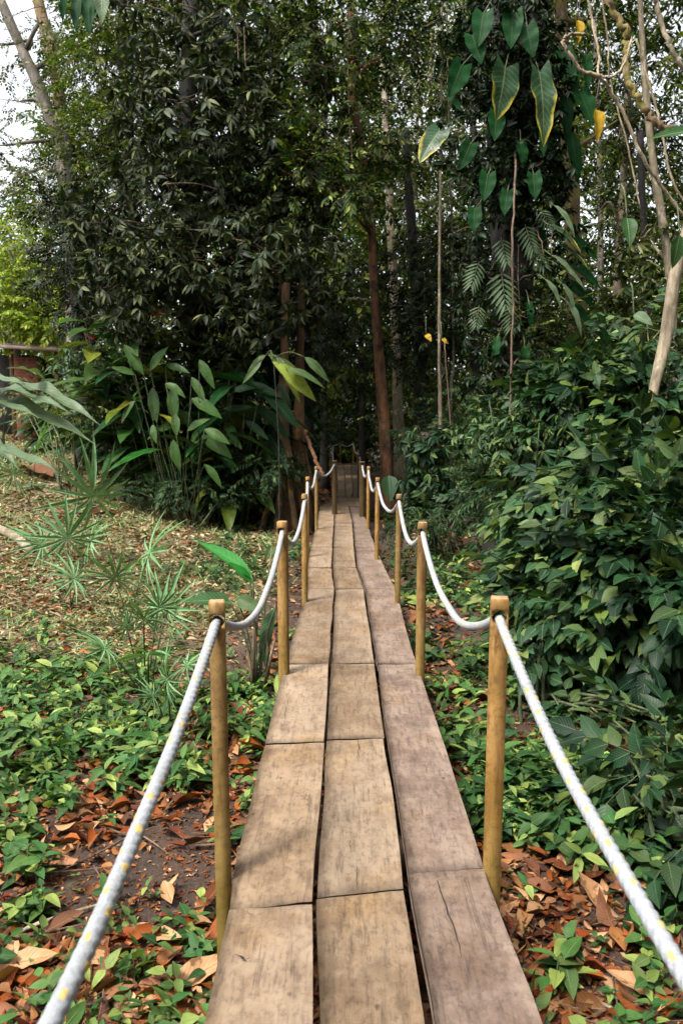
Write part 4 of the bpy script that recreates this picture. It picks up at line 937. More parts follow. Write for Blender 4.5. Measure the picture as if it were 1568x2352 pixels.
# bright blade leaf plant beside the first left posts, with cut stems
b0 = gpt(592, 1585); pl = empty('cut_stem_plant', tuple(b0), 'plant of cut yellow stems with round and bright blade leaves by the left posts', 'plant')
Yp = b0.y
for k in range(9):
    a = rng.uniform(-.5, .5); h_ = rng.uniform(.22, .5)
    s0 = np.array(b0) + [rng.uniform(-.07, .07), rng.uniform(-.07, .07), -.03]
    v, t = tube([s0, s0 + [a * h_ * .5, rng.uniform(-.1, .1), h_]], np.linspace(.013, .009, 2), 7)
    Geo().add(v, t).build('stem', M['twig' if k % 3 else 'stem'], pl, smooth=True)
def px_leaf(parent, a, c, Ya, Yc, tmpl, mat, up=(0, -.5, 1), stalk=None):
    p = np.array(at(*a, Ya)); q_ = np.array(at(*c, Yc)); d = q_ - p
    return big_leaf(parent, p, d, np.array(up, float), np.linalg.norm(d), tmpl, mat, stalk)
px_leaf(pl, (580, 1330), (455, 1238), Yp, Yp + .3, leafT(10, 5, .2, 'lance', .4, .05), 'bright', (.3, -.6, .8), np.array(b0))
px_leaf(pl, (575, 1338), (525, 1290), Yp, Yp, leafT(8, 5, .4, 'lance', .3, .05), 'bright', (.2, -.5, 1), np.array(b0))
px_leaf(pl, (530, 1385), (425, 1365), Yp, Yp - .1, big_ovate, 'herb', (0, -.5, 1), np.array(b0))
px_leaf(pl, (545, 1375), (602, 1400), Yp, Yp - .1, big_ovate, 'shrub', (0, -.9, .5), np.array(b0))
px_leaf(pl, (632, 1395), (600, 1530), Yp + .2, Yp, leafT(9, 5, .3, 'lance', .3, .1), 'herb', (-.6, -.7, .3), np.array(b0))
px_leaf(pl, (625, 1255), (612, 1285), Yp + .6, Yp + .5, big_ovate, 'shrub', (.2, -.9, .3), np.array(b0))

# arum by the brown trunk and leafy stump
b0 = gpt(893, 1165); pl = empty('arum_plant', tuple(b0), 'single big dark arum leaf at the foot of the brown trunk', 'plant')
px_leaf(pl, (893, 1092), (897, 1150), 11.6, 11.4, leafT(8, 5, .6, 'ovate', .12, .1), 'shrub_dark', (0, -1, .3), np.array(b0))
px_leaf(pl, (905, 1150), (925, 1110), 11.6, 11.6, leafT(8, 5, .5, 'ovate', .12, .1), 'shrub_dark', (0, -.8, .6), np.array(b0))
cl = empty('leafy_stump', (at(985, 1100, 10).x, 10, float(gz(at(985, 1100, 10).x, 10))), 'narrow stump column wrapped in drooping dark climber leaves', 'stump')
x_ = cl.location.x
Geo().add(*tube(spline([(x_, 10, -.5), (x_ + .02, 10, .4), (x_ - .03, 10, 1.3)], 10), np.linspace(.13, .08, 10), 9, .2, 2)).build('trunk', M['bark_dark'], cl, smooth=True)
crown(cl, [px_ell(980, 1010, 9.9, 42, 45, 130, .2), px_ell(985, 1090, 9.9, 34, 60, 110, .2), px_ell(990, 1160, 9.9, 26, 40, 60, .2)], 'whorl', .24, 'shrub_dark', hang=.9, thr=.2)

# single leaves and small plants picked out in the photograph
def hung(name, label, cat, L, wid, mat, Yd, group=None, shape='lance'):
    p0 = at(L[0][0], L[0][1], Yd); root = empty(name, tuple(p0), label, cat, group)
    for x0, y0, x1, y1 in L:
        p = np.array(at(x0, y0, Yd + rng.uniform(-.1, .1))); q_ = np.array(at(x1, y1, Yd - .05)); d = q_ - p
        big_leaf(root, p, d, np.array([rng.uniform(-.2, .2), -.8, .6]), np.linalg.norm(d), leafT(9, 5, wid, shape, .2, .15, .015), mat, stalk=p + [rng.uniform(-.05, .05), .15, .3])
hung('hanging_branch', 'dark leaves and one pale leaf dangling in at the top left edge', 'branch', [(180, -15, 168, 60), (205, -20, 200, 70), (150, -20, 140, 45), (225, 0, 205, 48)], .3, 'philo_dark', 7)
hung('hanging_branch', 'single pale dead leaf dangling from the top left edge', 'leaf', [(235, -30, 232, 42)], .42, 'banana', 6.9)
hung('hanging_branch', 'green leaf blade poking in from the right edge under the moss-patched liana', 'leaf', [(1600, 300, 1500, 302)], .3, 'herb', 5.5)
hung('hanging_branch', 'broad yellow-green leaves hanging at the right edge beside the crooked tree', 'leaf', [(1560, 540, 1548, 615), (1440, 500, 1450, 560)], .5, 'herb', 6, None, 'ovate')
hung('hanging_branch', 'pale rounded leaf floating off a twig before the right thin trunks', 'leaf', [(1455, 722, 1500, 742)], .6, 'banana', 6.6, None, 'ovate')
hung('hanging_branch', 'bright yellow leaves low between the dark tree and the saplings', 'leaf', [(978, 768, 990, 782), (1014, 778, 1030, 788)], .6, 'yellow_leaf', 12, None, 'ovate')
hand_leaves('understory_palm', 'pale yellow-green fronds drooping left of the ochre trunks', 11, 640, [(610, 815, 570, 835), (615, 812, 650, 828), (620, 820, 690, 850), (625, 830, 700, 880), (600, 830, 560, 870), (640, 835, 715, 900), (660, 850, 730, 850), (650, 860, 690, 900), (700, 820, 750, 860)], .26, ['shrub', 'canopy_light'], .5, (628, 822))
# ---------------------------------------------------------------- lianas
def liana(label, pts, r, mat='liana', cat='vine', knots=.15):
    P = np.array([list(at(a, b_, c)) for a, b_, c in pts]); sp = spline(P, max(14, 7 * len(P)))
    sp += rng.normal(0, r * .35, sp.shape)
    n_ = len(sp); o = Geo().add(*tube(sp, np.full(n_, r), 7, knots, rng.integers(0, 50))).build('liana', M[mat], smooth=True)
    tag(o, label, cat, 'lianas hanging in the trees')
    return o
liana('pale liana curling in a loop at the upper right, then running down right', [(1345, 78, 6.5), (1310, 78, 6.5), (1293, 92, 6.5), (1305, 120, 6.5), (1335, 160, 6.5), (1380, 178, 6.5), (1425, 250, 6.6), (1470, 350, 6.6), (1520, 430, 6.7), (1600, 530, 6.8)], .014)
liana('twisted thin liana crossing the looped one at the upper right', [(1345, -40, 6.8), (1362, 60, 6.8), (1375, 130, 6.7), (1372, 165, 6.5), (1400, 178, 6.5), (1430, 150, 6.6), (1450, 90, 6.8)], .010)
liana('thick moss-patched liana with kinks at the upper right', [(1370, -60, 7), (1410, 25, 7), (1438, 75, 7), (1436, 140, 7), (1455, 210, 7), (1490, 260, 7), (1525, 290, 7), (1600, 310, 7)], .03, 'bark_mossy', knots=.25)
liana('slim pale liana hanging from the top right corner', [(1500, -60, 7.4), (1512, 30, 7.4), (1545, 120, 7.4), (1600, 190, 7.4)], .022, 'bark_pale')
liana('grey stem crossing the top right corner, right of the slim pale liana', [(1460, 90, 8), (1490, 190, 8), (1520, 300, 8), (1540, 400, 8), (1600, 520, 8)], .012)
liana('thin liana hanging straight down left of the thick moss-patched one', [(1375, -40, 8.5), (1395, 90, 8.5), (1400, 180, 8.5), (1440, 330, 8.5), (1470, 480, 8.5)], .009)
liana('long thread-like liana hanging before the clad trunk down to the shrubs', [(1186, -60, 9.3), (1186, 250, 9.1), (1182, 430, 8), (1176, 560, 7.6), (1178, 700, 7.6), (1174, 830, 7.6), (1170, 950, 7.6), (1158, 1060, 7.6), (1152, 1150, 7.6)], .011, 'twig')
liana('curved bare side branch low on the left of the brown trunk', [(853, 690, 13.7), (820, 686, 13.4), (790, 690, 13.2), (750, 715, 13), (715, 740, 13)], .022, 'bark_pale')
liana('leaning brown pole rising left from the far posts', [(742, 1090, 11.5), (722, 1050, 11.7), (708, 1010, 12), (702, 990, 12)], .03, 'bark_brown')
for k, (x0, x1, Yd, y0, y1, lab) in enumerate([(560, 555, 12.6, 60, 380, 'thread liana among the dark upper left leaves, right of its twin'), (545, 548, 12.6, 60, 360, 'thread liana among the dark upper left leaves, left of its twin'), (800, 812, 12.5, -20, 420, 'thread liana hanging beside the upper brown trunk'),
                             (1020, 1035, 10, 780, 980, 'bent thread liana right of the dark tree'), (1190, 1200, 8.8, 560, 780, 'short thread liana on the clad trunk face')]):
    liana(lab, [(x0, y0, Yd), ((x0 + x1) / 2 + rng.uniform(-8, 8), (y0 + y1) / 2, Yd), (x1, y1, Yd)], .008, 'twig')
# yellow hanging leaves upper right
for k, (px, py, s_, lab) in enumerate([(1366, 250, 70, 'bright yellow dying leaf hanging at the upper right'), (1325, 45, 50, 'small orange dying leaf near the top right'), (1362, 255, 30, 'x')][:2]):
    p = at(px, py, 7.2); V, T, U, _ = place(leafT(6, 5, .42, 'ovate', .5, .1, .03), np.array([list(p)]), np.array([[.1, -.1, -1.]]), np.array([[.3, -1, 0.]]), s_ * 7.2 / F)
    g_ = Geo().add(V, T, U); g_.add(*tube([p, p + Vector((.03, .0, .25))], .004, 4), None, 1)
    tag(g_.build('yellow_leaf', [M['yellow_leaf'], M['twig']], smooth=True), lab, 'leaf')

# ---------------------------------------------------------------- shrubs on the right
def shrub(label, spots, kind='shrub', sc=.3, mat='shrub', group='broad-leaved shrubs on the right', name='shrub', **kw):
    e = [px_ell(*s) for s in spots]
    c = np.array(e[0][0]); z = float(gz(c[0], c[1]))
    root = empty(name, (c[0], c[1], z), label, 'shrub', group)
    g = Geo()
    for cc, rr, n in e:
        for k in range(5):
            b0 = np.array([c[0] + rng.normal(0, .12), c[1] + rng.normal(0, .12), z - .04]); d = np.array(cc) + rng.normal(0, 1, 3) * np.array(rr) * .5
            g.add(*tube(spline([b0, (b0 + d) / 2 + [0, 0, .1], d], 7), np.linspace(.014, .005, 7), 5))
    g.build('stem', M['stem'], root)
    th_ = kw.pop('thr', .3)
    crown(root, e, kind, sc, mat, shell=.3, thr=th_, clump=.35, twigm='stem', **kw)
    if kind == 'shrub' and sum(q_[2] for q_ in e) > 250:
        crown(root, [(a_, np.array(b_) * 1.04, max(16, n_ // 7)) for a_, b_, n_ in e], 'seed', sc * .72, 'shrub' if mat == 'shrub_dark' else 'shrub_dark', shell=.6, thr=.1, twigm='stem', name='new_shoots')
        crown(root, [(a_, np.array(b_) * 1.0, max(16, n_ // 5)) for a_, b_, n_ in e], 'whorl', sc * .8, mat, shell=.5, thr=.1, twigm='stem', name='young_foliage')
    return root
shrub('tall shrub with broad pale leaves at the right edge below the mossy tree', [(1480, 1070, 5.4, 130, 70, 210), (1560, 1100, 5.2, 110, 90, 160), (1410, 1100, 5.4, 100, 70, 150)], mat='shrub_dark', sc=.34, thr=.42)
shrub('spreading shrub with yellow-green leaves in the middle of the right thicket', [(1370, 1170, 5.2, 140, 90, 260), (1300, 1130, 5.6, 110, 80, 160), (1450, 1200, 5, 120, 90, 190)], sc=.3, thr=.44)
shrub('shrub with dark blue-green leaves low at the right edge', [(1500, 1290, 4.6, 130, 110, 240), (1420, 1330, 4.7, 110, 90, 180), (1560, 1400, 4.2, 100, 110, 150)], sc=.32, mat='shrub_dark', thr=.42)
shrub('bushy shrub whose lower leaves hang over the dark hollow behind the right post', [(1330, 1300, 4.9, 130, 90, 230), (1290, 1400, 4.7, 110, 60, 150), (1400, 1430, 4.5, 110, 60, 130)], sc=.28, thr=.43)
shrub('feathery shrub at the left end of the right thicket, beneath the thread liana', [(1230, 1010, 7.4, 130, 60, 260), (1160, 990, 8, 110, 60, 200), (1290, 960, 7.4, 110, 70, 200)], kind='whorl', sc=.2, mat='shrub')
shrub('dark low shrub at the foot of the massive clad tree', [(1200, 1120, 7.6, 90, 70, 190), (1130, 1140, 8, 70, 60, 130), (1230, 1220, 6.6, 80, 60, 130)], kind='small', sc=.3, mat='shrub_dark')
shrub('shrub with heart-shaped leaves before the pinkish-grey trunk', [(1370, 900, 7.4, 100, 70, 150), (1450, 960, 7, 100, 60, 140), (1300, 900, 7.8, 80, 60, 130)], sc=.36, mat='shrub_dark')
shrub('small-leaved bush above the thicket, right of the clad trunk', [(1290, 770, 9.5, 110, 60, 260), (1380, 790, 10, 100, 60, 220), (1220, 760, 9, 80, 50, 150)], kind='small', sc=.28, mat='canopy_grey')
shrub('sparse tall shrub reaching up at the right edge beside white-barked tree', [(1540, 860, 7, 90, 80, 110), (1500, 760, 8, 80, 80, 110)], sc=.34, mat='shrub')
shrub('dim small-leaved undergrowth bush behind the right rope posts', [(1040, 1010, 14, 110, 60, 260), (1090, 920, 14, 110, 60, 230), (1100, 1090, 12, 100, 40, 170)], kind='small', sc=.4, mat='shrub', group='dim undergrowth bushes')
shrub('black-green undergrowth bush left of the far boardwalk', [(620, 1000, 14, 90, 50, 160), (720, 980, 19, 80, 40, 160), (600, 1070, 12, 80, 30, 120)], kind='small', sc=.36, mat='shrub_dark', group='dim undergrowth bushes')
shrub('dim ferny bush filling the end of the tunnel behind the tiny posts', [(800, 960, 34, 90, 50, 500), (700, 985, 33, 80, 40, 400), (880, 990, 33, 80, 40, 300), (770, 1020, 32, 90, 34, 450), (690, 1030, 32, 60, 26, 250)], kind='small', sc=.7, mat='canopy_dark', group='dim undergrowth bushes')
shrub('wispy undergrowth at the foot of the leafy stump', [(1040, 1180, 9.5, 80, 30, 110), (950, 1200, 9, 60, 20, 60)], kind='small', sc=.24, mat='shrub_dark', group='dim undergrowth bushes')
shrub('heap of dark leaves under the ginger clump', [(440, 1130, 11.6, 110, 34, 300), (350, 1120, 11.8, 80, 30, 160), (540, 1120, 12, 80, 30, 160)], kind='small', sc=.2, mat='shrub_dark', group='dim undergrowth bushes')
shrub('pale thicket of leaves between the hut and the ginger clump', [(290, 880, 13.6, 100, 50, 230), (225, 835, 13, 80, 40, 160)], kind='whorl', sc=.26, mat='shrub', group='pale bushes along the clearing')
shrub('low grey-green bushes right of the hut wall', [(150, 930, 12, 100, 30, 110), (90, 900, 14, 70, 25, 80)], kind='small', sc=.34, mat='canopy_grey', group='pale bushes along the clearing')
# near right: broad leaves coming into frame
shrub('dark broad-leaved shrub at the right edge below the rope', [(1530, 1790, 2.9, 110, 60, 20), (1590, 1880, 2.6, 90, 90, 24), (1480, 1700, 3.2, 100, 30, 8)], sc=.26, mat='shrub_dark', thr=.1)
shrub('low shrub spreading over the litter behind the nearest right post', [(1230, 1470, 4.4, 80, 30, 22), (1330, 1640, 4, 90, 20, 12), (1480, 1650, 3.7, 90, 30, 14)], sc=.24, mat='shrub', thr=.15)

# red flowers in the left thicket
for k, (px, py, Yd, lab) in enumerate([(245, 615, 11.8, 'red flower spray highest in the left thicket'), (240, 690, 11.8, 'small red flower spray below the highest one'), (362, 725, 11.2, 'red flower spray in front of the dark leafy tree'), (205, 775, 11.8, 'orange-red spiky flower above the ginger clump')]):
    p = at(px, py, Yd); n = 16; D = unit(n, -.5, .8); g = Geo(); V, T, U, _ = place(leafT(2, 3, .28, 'lance', .2, .1), np.array(p) + rng.normal(0, .03, (n, 3)), D, upj(n, .5), .09); g.add(V, T, U)
    g.add(*tube([p, p + Vector((.02, .05, -.2))], .005, 4), None, 1)
    tag(g.build('flower', [M['red_flower'], M['stem']]), lab, 'flower', 'red flowers in the left thicket')

# ---------------------------------------------------------------- hut
def box(x0, x1, y0, y1, z0, z1):
    v = np.array([(x, y, z) for x in (x0, x1) for y in (y0, y1) for z in (z0, z1)])
    q_ = np.array([(0, 1, 3, 2), (4, 6, 7, 5), (0, 4, 5, 1), (2, 3, 7, 6), (0, 2, 6, 4), (1, 5, 7, 3)])
    return v, np.concatenate([q_[:, [0, 1, 2]], q_[:, [0, 2, 3]]])
m, nt, b, o = nmat('hut_brick'); bt = N(nt, 'ShaderNodeTexBrick'); bt.inputs['Scale'].default_value = 3.2
bt.inputs['Color1'].default_value = (.26, .085, .045, 1); bt.inputs['Color2'].default_value = (.2, .06, .03, 1); bt.inputs['Mortar'].default_value = (.25, .16, .11, 1)
tc_ = N(nt, 'ShaderNodeTexCoord'); mp_ = N(nt, 'ShaderNodeMapping'); mp_.inputs['Rotation'].default_value = (R(90), 0, 0); nt.links.new(tc_.outputs['Object'], mp_.inputs[0]); nt.links.new(mp_.outputs[0], bt.inputs[0])
nt.links.new(mix(nt, bt.outputs[0], (.5, .4, .35), ramp(nt, [(.4, (0, 0, 0)), (.7, (1, 1, 1))], noise(nt, 1.5)).outputs[0], 'MULTIPLY'), b.inputs['Base Color']); b.inputs['Roughness'].default_value = .9; M['brick'] = m
m, nt, b, o = nmat('hut_roof'); nt.links.new(ramp(nt, [(.3, (.2, .12, .1)), (.7, (.42, .33, .29))], noise(nt, 5, 5, .7)).outputs[0], b.inputs['Base Color']); b.inputs['Roughness'].default_value = .7; M['roof'] = m
Yh = 18.5
p0 = at(-90, 880, Yh); p1 = at(86, 880, Yh); zt = at(86, 806, Yh).z; zg = float(gz(p1.x, Yh)) - .2
hut = empty('brick_hut', ((p0.x + p1.x) / 2, Yh + 1.5, zg), 'small hut with red brick wall and rusty overhanging roof at the left edge', 'hut')
Geo().add(*box(p0.x, at(38, 880, Yh).x, Yh + .9, Yh + 3, zg, zt)).build('wall', M['bark_dark'], hut, loc=(p0.x, Yh, zg))
Geo().add(*box(at(33, 880, Yh).x, p1.x, Yh, Yh + .2, zg, zt - .14)).build('wall', M['brick'], hut, loc=(p1.x, Yh, zg))
a = at(-120, 785, Yh - .8); c = at(143, 803, Yh - .3)
rv = np.array([(a.x, Yh - .8, a.z), (c.x, Yh - .5, c.z), (c.x, Yh + 3.4, c.z + 1.0), (a.x, Yh + 3.4, a.z + 1.0)]); rv = np.concatenate([rv, rv - [0, 0, .07]])
Geo().add(rv, [(0, 1, 2), (0, 2, 3), (4, 6, 5), (4, 7, 6), (0, 5, 1), (0, 4, 5), (1, 6, 2), (1, 5, 6), (2, 7, 3), (2, 6, 7), (3, 4, 0), (3, 7, 4)]).build('roof', M['roof'], hut)
for px in (25, 128):
    p = at(px, 800, Yh - .2); Geo().add(*tube([(p.x, p.y, zg), (p.x, p.y, p.z + .05)], .05, 8)).build('post', M['bark_brown'], hut)

# ---------------------------------------------------------------- ground clutter
def on_deck(x, y, m_=0.0):
    l = np.where(y < e0, edge(1, y), np.interp(y, FYs, A_)); r = np.where(y < e0, edge(4, y), np.interp(y, FYs, D_))
    return (x > l - m_) & (x < r + m_) & (y < 29)
def area(n, x0, x1, y0, y1, pw=1.0):
    y = y0 + (y1 - y0) * rnd(n, 0, 1) ** pw; x = rnd(n, x0, x1)
    return x, y
def clearing(x, y): return sstep(.5, 1.3, -x) * sstep(4.4, 6.0, y + .3 * x)
def frustum(n, y0, y1, pw, xmax=.56, gap=0):
    y = y0 * (y1 / y0) ** rnd(n, 0, 1) if pw == 'log' else y0 + (y1 - y0) * rnd(n, 0, 1) ** pw
    x = rnd(n, -xmax, xmax) * y + rnd(n, -.3, .3)
    return x, y
# leaf litter
curl = [leafT(4, 3, w_, s_, f_, d_, wv) for w_, s_, f_, d_, wv in ((.45, 'ovate', .5, -.25, .03), (.36, 'lance', .7, .3, .04), (.5, 'ovate', .25, .45, .05), (.4, 'lance', .35, -.1, .06), (.55, 'ovate', .6, .15, .05))]
n = 21000; x, y = frustum(n, 1.5, 16, 'log')
cl_ = clearing(x, y); bare = np.exp(-((x + .75) ** 2 / .16 + (y - 2.75) ** 2 / .1)) + np.exp(-((x + 1.05) ** 2 / .05 + (y - 2.45) ** 2 / .05)); keep = (rnd(n, 0, 1) > cl_ * .75) & (rnd(n, 0, 1) > bare * .93) & (vn(x * 1.9, y * 1.9, 21) + rnd(n, -.3, .3) > .5)
x, y = x[keep], y[keep]; n = len(x)
sz = np.clip(rng.lognormal(math.log(.062), .42, n), .025, .17) * np.interp(y, [1.5, 6, 16], [1, 1.1, 1.5])
P = np.stack([x, y, gz(x, y) + rnd(n, 0, .028)], 1); a = rnd(n, 0, 2 * np.pi)
D = np.stack([np.cos(a), np.sin(a), rng.normal(0, .1, n)], 1); Up = upj(n, .24); fl = rnd(n, 0, 1) < .4; Up[fl] *= [1, 1, -1]
P[fl, 2] += .012
g = Geo(); pick = rng.integers(0, 5, n)
for k in range(5): g.add(*place(curl[k], P[pick == k], D[pick == k], Up[pick == k], sz[pick == k]))
tag(g.build('leaf_litter', M['dead']), 'rust-brown fallen leaves covering the forest floor', 'leaf litter', None, 'stuff')
n = 1500; x, y = rnd(n, -2.6, -.1), rnd(n, 12, 26); k = ~on_deck(x, y, .05); x, y = x[k], y[k]; n = len(x); a = rnd(n, 0, 2 * np.pi)
tag(Geo().add(*place(curl[1], np.stack([x, y, gz(x, y) + .02], 1), np.stack([np.cos(a), np.sin(a), rng.normal(0, .15, n)], 1), upj(n, .3), rnd(n, .1, .22))).build('leaf_litter', M['dead']), 'brown fallen leaves left of the far narrow boardwalk', 'leaf litter', None, 'stuff')
# fine bits and twigs
n = 30000; x, y = frustum(n, 1.5, 14, 'log'); P = np.stack([x, y, gz(x, y) + .004], 1); a = rnd(n, 0, 2 * np.pi)
g = Geo().add(*place(leafT(2, 3, .5, 'lance', .4, .1), P, np.stack([np.cos(a), np.sin(a), 0 * a], 1), upj(n, .4), rnd(n, .01, .035)))
tag(g.build('leaf_crumbs', M['dead']), 'crumbled leaf bits on the brown soil', 'leaf litter', None, 'stuff')
g = Geo()
for k in range(420):
    y_ = 1.6 * (12 / 1.6) ** rng.uniform(0, 1); x_ = rng.uniform(-.55, .55) * y_; a = rng.uniform(0, 6.3); L = rng.uniform(.08, .4)
    if on_deck(np.array(x_), np.array(y_)): continue
    pts = [(x_ + math.cos(a) * L * s_ + rng.normal(0, .01), y_ + math.sin(a) * L * s_ + rng.normal(0, .01), float(gz(x_ + math.cos(a) * L * s_, y_ + math.sin(a) * L * s_)) + .02 + rng.uniform(0, .015)) for s_ in (0, .5, 1)]
    g.add(*tube(spline(pts, 6), np.linspace(1, .5, 6) * rng.uniform(.002, .006), 5))
tag(g.build('twigs', M['twig']), 'thin dry twigs strewn over the leaf litter', 'twigs', None, 'stuff')
# clearing straw and grass
n = 46000; y = 4.3 + 22 * rnd(n, 0, 1) ** 1.3; x = -y * rnd(n, .05, .6); k = rnd(n, 0, 1) < clearing(x, y); x, y = x[k], y[k]; n = len(x)
P = np.stack([x, y, gz(x, y) + rnd(n, 0, .03)], 1); a = rnd(n, 0, 2 * np.pi)
g = Geo().add(*place(leafT(3, 3, .32, 'lance', .5, .2, .05), P, np.stack([np.cos(a), np.sin(a), rng.normal(0, .25, n)], 1), upj(n, .45), rnd(n, .03, .1) * np.interp(y, [4, 20], [.85, 2])))
tag(g.build('straw_litter', M['straw']), 'pale straw-coloured litter over the clearing on the left', 'leaf litter', None, 'stuff')
n = 9500; y = 4.2 + 22 * rnd(n, 0, 1) ** 1.4; x = -y * rnd(n, .05, .6); k = (rnd(n, 0, 1) < clearing(x, y) * .9) & (vn(x * 1.5, y * 1.5, 31) > .35); x, y = x[k], y[k]; n = len(x)
g = Geo()
bl = leafT(3, 3, .09, 'blade', .3, .5)
for j in range(6):
    xx = x + rng.normal(0, .03, n); yy = y + rng.normal(0, .03, n); D = unit(n, .1, .95)
    g.add(*place(bl, np.stack([xx, yy, gz(xx, yy) - .005], 1), D, upj(n, .2), rnd(n, .05, .16) * np.interp(y, [4, 20], [.9, 1.8])))
tag(g.build('clearing_grass', M['grass']), 'thin yellow-green grass growing across the clearing', 'grass', None, 'stuff')
# low green ground cover
def cover(n, dens, kind, smin, smax, mat, name, label, y0=1.6, y1=15, pw='log'):
    x, y = frustum(n, y0, y1, pw); k = (rnd(n, 0, 1) < dens(x, y)) & ~on_deck(x, y, .04); x, y = x[k], y[k]; n = len(x)
    P = np.stack([x, y, gz(x, y) - .005], 1); D = unit(n, .72, 1) if kind.startswith('seed') else unit(n, .1, .7)
    Up = unit(n, -.2, .2)
    g = scatter(kind, P, D, Up, rnd(n, smin, smax)); tag(g.build(name, [M[mat], M['stem']]), label, 'ground cover', None, 'stuff')
def spots(lst):
    L = [(tuple(gpt(a, b_))[:2], r_) for a, b_, r_ in lst]
    def f(x, y):
        v = np.zeros_like(x)
        for (cx_, cy_), r_ in L: v = np.maximum(v, np.exp(-(((x - cx_) ** 2 + (y - cy_) ** 2) / r_ ** 2) ** 1.5))
        return v
    return f
left_g = spots([(60, 1560, .7), (180, 1600, .6), (330, 1640, .55), (60, 1720, .4), (180, 1740, .32), (420, 1660, .5), (560, 1680, .33), (330, 1760, .16), (60, 1820, .2), (600, 1620, .35), (440, 1790, .16), (20, 1640, .4), (260, 1690, .3), (590, 1850, .1), (30, 1950, .1), (150, 1850, .1), (230, 1830, .08)])
right_g = spots([(1120, 1620, .35), (1180, 1560, .45), (1060, 1500, .45), (1240, 1850, .34), (1350, 1900, .26), (1400, 1650, .45), (1500, 1600, .5), (1540, 1750, .35), (1100, 1720, .22), (1200, 1760, .25), (1020, 1380, .6), (1100, 1330, .8), (960, 1290, .8), (1200, 1400, .7), (1080, 1230, 1.3), (1540, 2000, .18), (1500, 1900, .22), (1300, 1480, .5)])
far_g = lambda x, y: sstep(6.5, 9, y) * (x > -2) * .5 * (vn(x, y, 41) > .4)
cover(19000, lambda x, y: left_g(x, y) * (vn(x * 5, y * 5, 51) > .42), 'seed', .035, .12, 'herb', 'ground_cover', 'fresh green seedlings carpeting the ground on the left')
cover(15000, lambda x, y: np.maximum(right_g(x, y) * .62 * (vn(x * 3.5, y * 3.5, 52) > .35), far_g(x, y)), 'seed', .06, .17, 'herb_dark', 'ground_cover', 'dark green low herbs on the right side of the boardwalk')
cover(5000, lambda x, y: np.maximum(right_g(x, y), left_g(x, y)) * (vn(x * 3, y * 3, 53) > .55), 'seedn', .1, .2, 'herb', 'ground_cover', 'narrow-leaved bright weeds among the low herbs')
cover(5000, lambda x, y: .17 * (vn(x * 2, y * 2, 54) > .52) + .03, 'seed', .05, .12, 'herb', 'ground_cover', 'scattered tiny seedlings sprouting through the litter', 1.6, 9)
fg = spots([(1230, 1830, .2), (1290, 1800, .22), (1180, 1880, .14)])
cover(60000, lambda x, y: fg(x, y), 'seedn', .06, .11, 'herb', 'ground_cover', 'soft ferny moss patch beside the nearest right post', 2.0, 4.5)

# individual seedlings in front
def seedling(label, px, py, h, n=1, mat='herb', nl=8, ll=.075, tm=lf_o, lean=(0, 0)):
    b0 = gpt(px, py); root = empty('seedling', tuple(b0), label, 'plant', 'leafy seedlings in the foreground')
    gs = Geo(); gl = Geo()
    tmpl = leafT(6, 5, .5 if tm is lf_o else .34, 'ovate' if tm is lf_o else 'lance', .15, .22)
    for j in range(n):
        s0 = np.array(b0) + [rng.normal(0, .03) * (n > 1), rng.normal(0, .03) * (n > 1), -.01]; hh = h * rng.uniform(.7, 1.1)
        s1 = s0 + [lean[0] + rng.normal(0, .03), lean[1] + rng.normal(0, .03), hh]; sp = spline([s0, (s0 + s1) / 2 + rng.normal(0, .008, 3), s1], 6)
        gs.add(*tube(sp, np.linspace(.0035, .0018, 6), 6))
        f = np.linspace(.4, 1, nl); Pp = np.stack([np.interp(f * 5, np.arange(6), sp[:, c]) for c in range(3)], 1)
        a = np.arange(nl) * 2.4 + rng.uniform(0, 6); D = np.stack([np.cos(a), np.sin(a), rnd(nl, -.15, .45)], 1)
        V, T, U, _ = place(tmpl, Pp, D, upj(nl, .2), ll * rnd(nl, .7, 1.2)); gl.add(V, T, U)
    gs.build('stem', M['stem'], root, smooth=True); gl.build('foliage', M[mat], root, smooth=True)
seedling('leafy seedling group at the left edge low in the picture, upper of two', 60, 2035, .17, 3, nl=7, ll=.085)
seedling('leafy seedling group at the lower left, just below the upper one', 110, 2110, .1, 4, nl=6, ll=.07)
seedling('seedling with large soft leaves at the lower right beside the litter', 1290, 2290, .13, 3, nl=6, ll=.1)
seedling('seedling just left of the rope in the lower left litter', 290, 2330, .06, 2, nl=5, ll=.06)
seedling('small seedling with round leaves between rope and left post', 455, 2190, .08, 2, nl=5, ll=.065)
seedling('tall single-stem seedling rising from the left herbs', 165, 1880, .18, 1, nl=8, ll=.07)
seedling('seedling with palm-like leaves beside the middle of the left rope', 385, 1800, .1, 1, nl=9, ll=.07, tm=lf_m)
seedling('starry seedling on bare soil left of the rope', 245, 1900, .06, 1, nl=7, ll=.06, tm=lf_m)
seedling('seedling with one broad pale leaf behind the nearest right rope', 1360, 1700, .16, 1, nl=5, ll=.12)
seedling('seedling at the right edge close to the lower rope end', 1545, 2120, .16, 3, mat='shrub_dark', nl=7, ll=.09)
seedling('seedling in the bottom right corner of the picture', 1420, 2400, .1, 3, nl=6, ll=.08)
seedling('broad-leaved seedling left of the nearest right post top', 1085, 1560, .2, 2, mat='herb_dark', nl=6, ll=.12)
seedling('seedling hugging the boardwalk edge on the left of the near post', 560, 1960, .12, 2, mat='herb_dark', nl=7, ll=.08)
seedling('small seedling at the boardwalk edge by the bottom left boards', 455, 2290, .08, 2, mat='herb_dark', nl=6, ll=.07)
seedling('bright seedling in the right litter above the corner', 1500, 2230, .1, 2, nl=6, ll=.07)

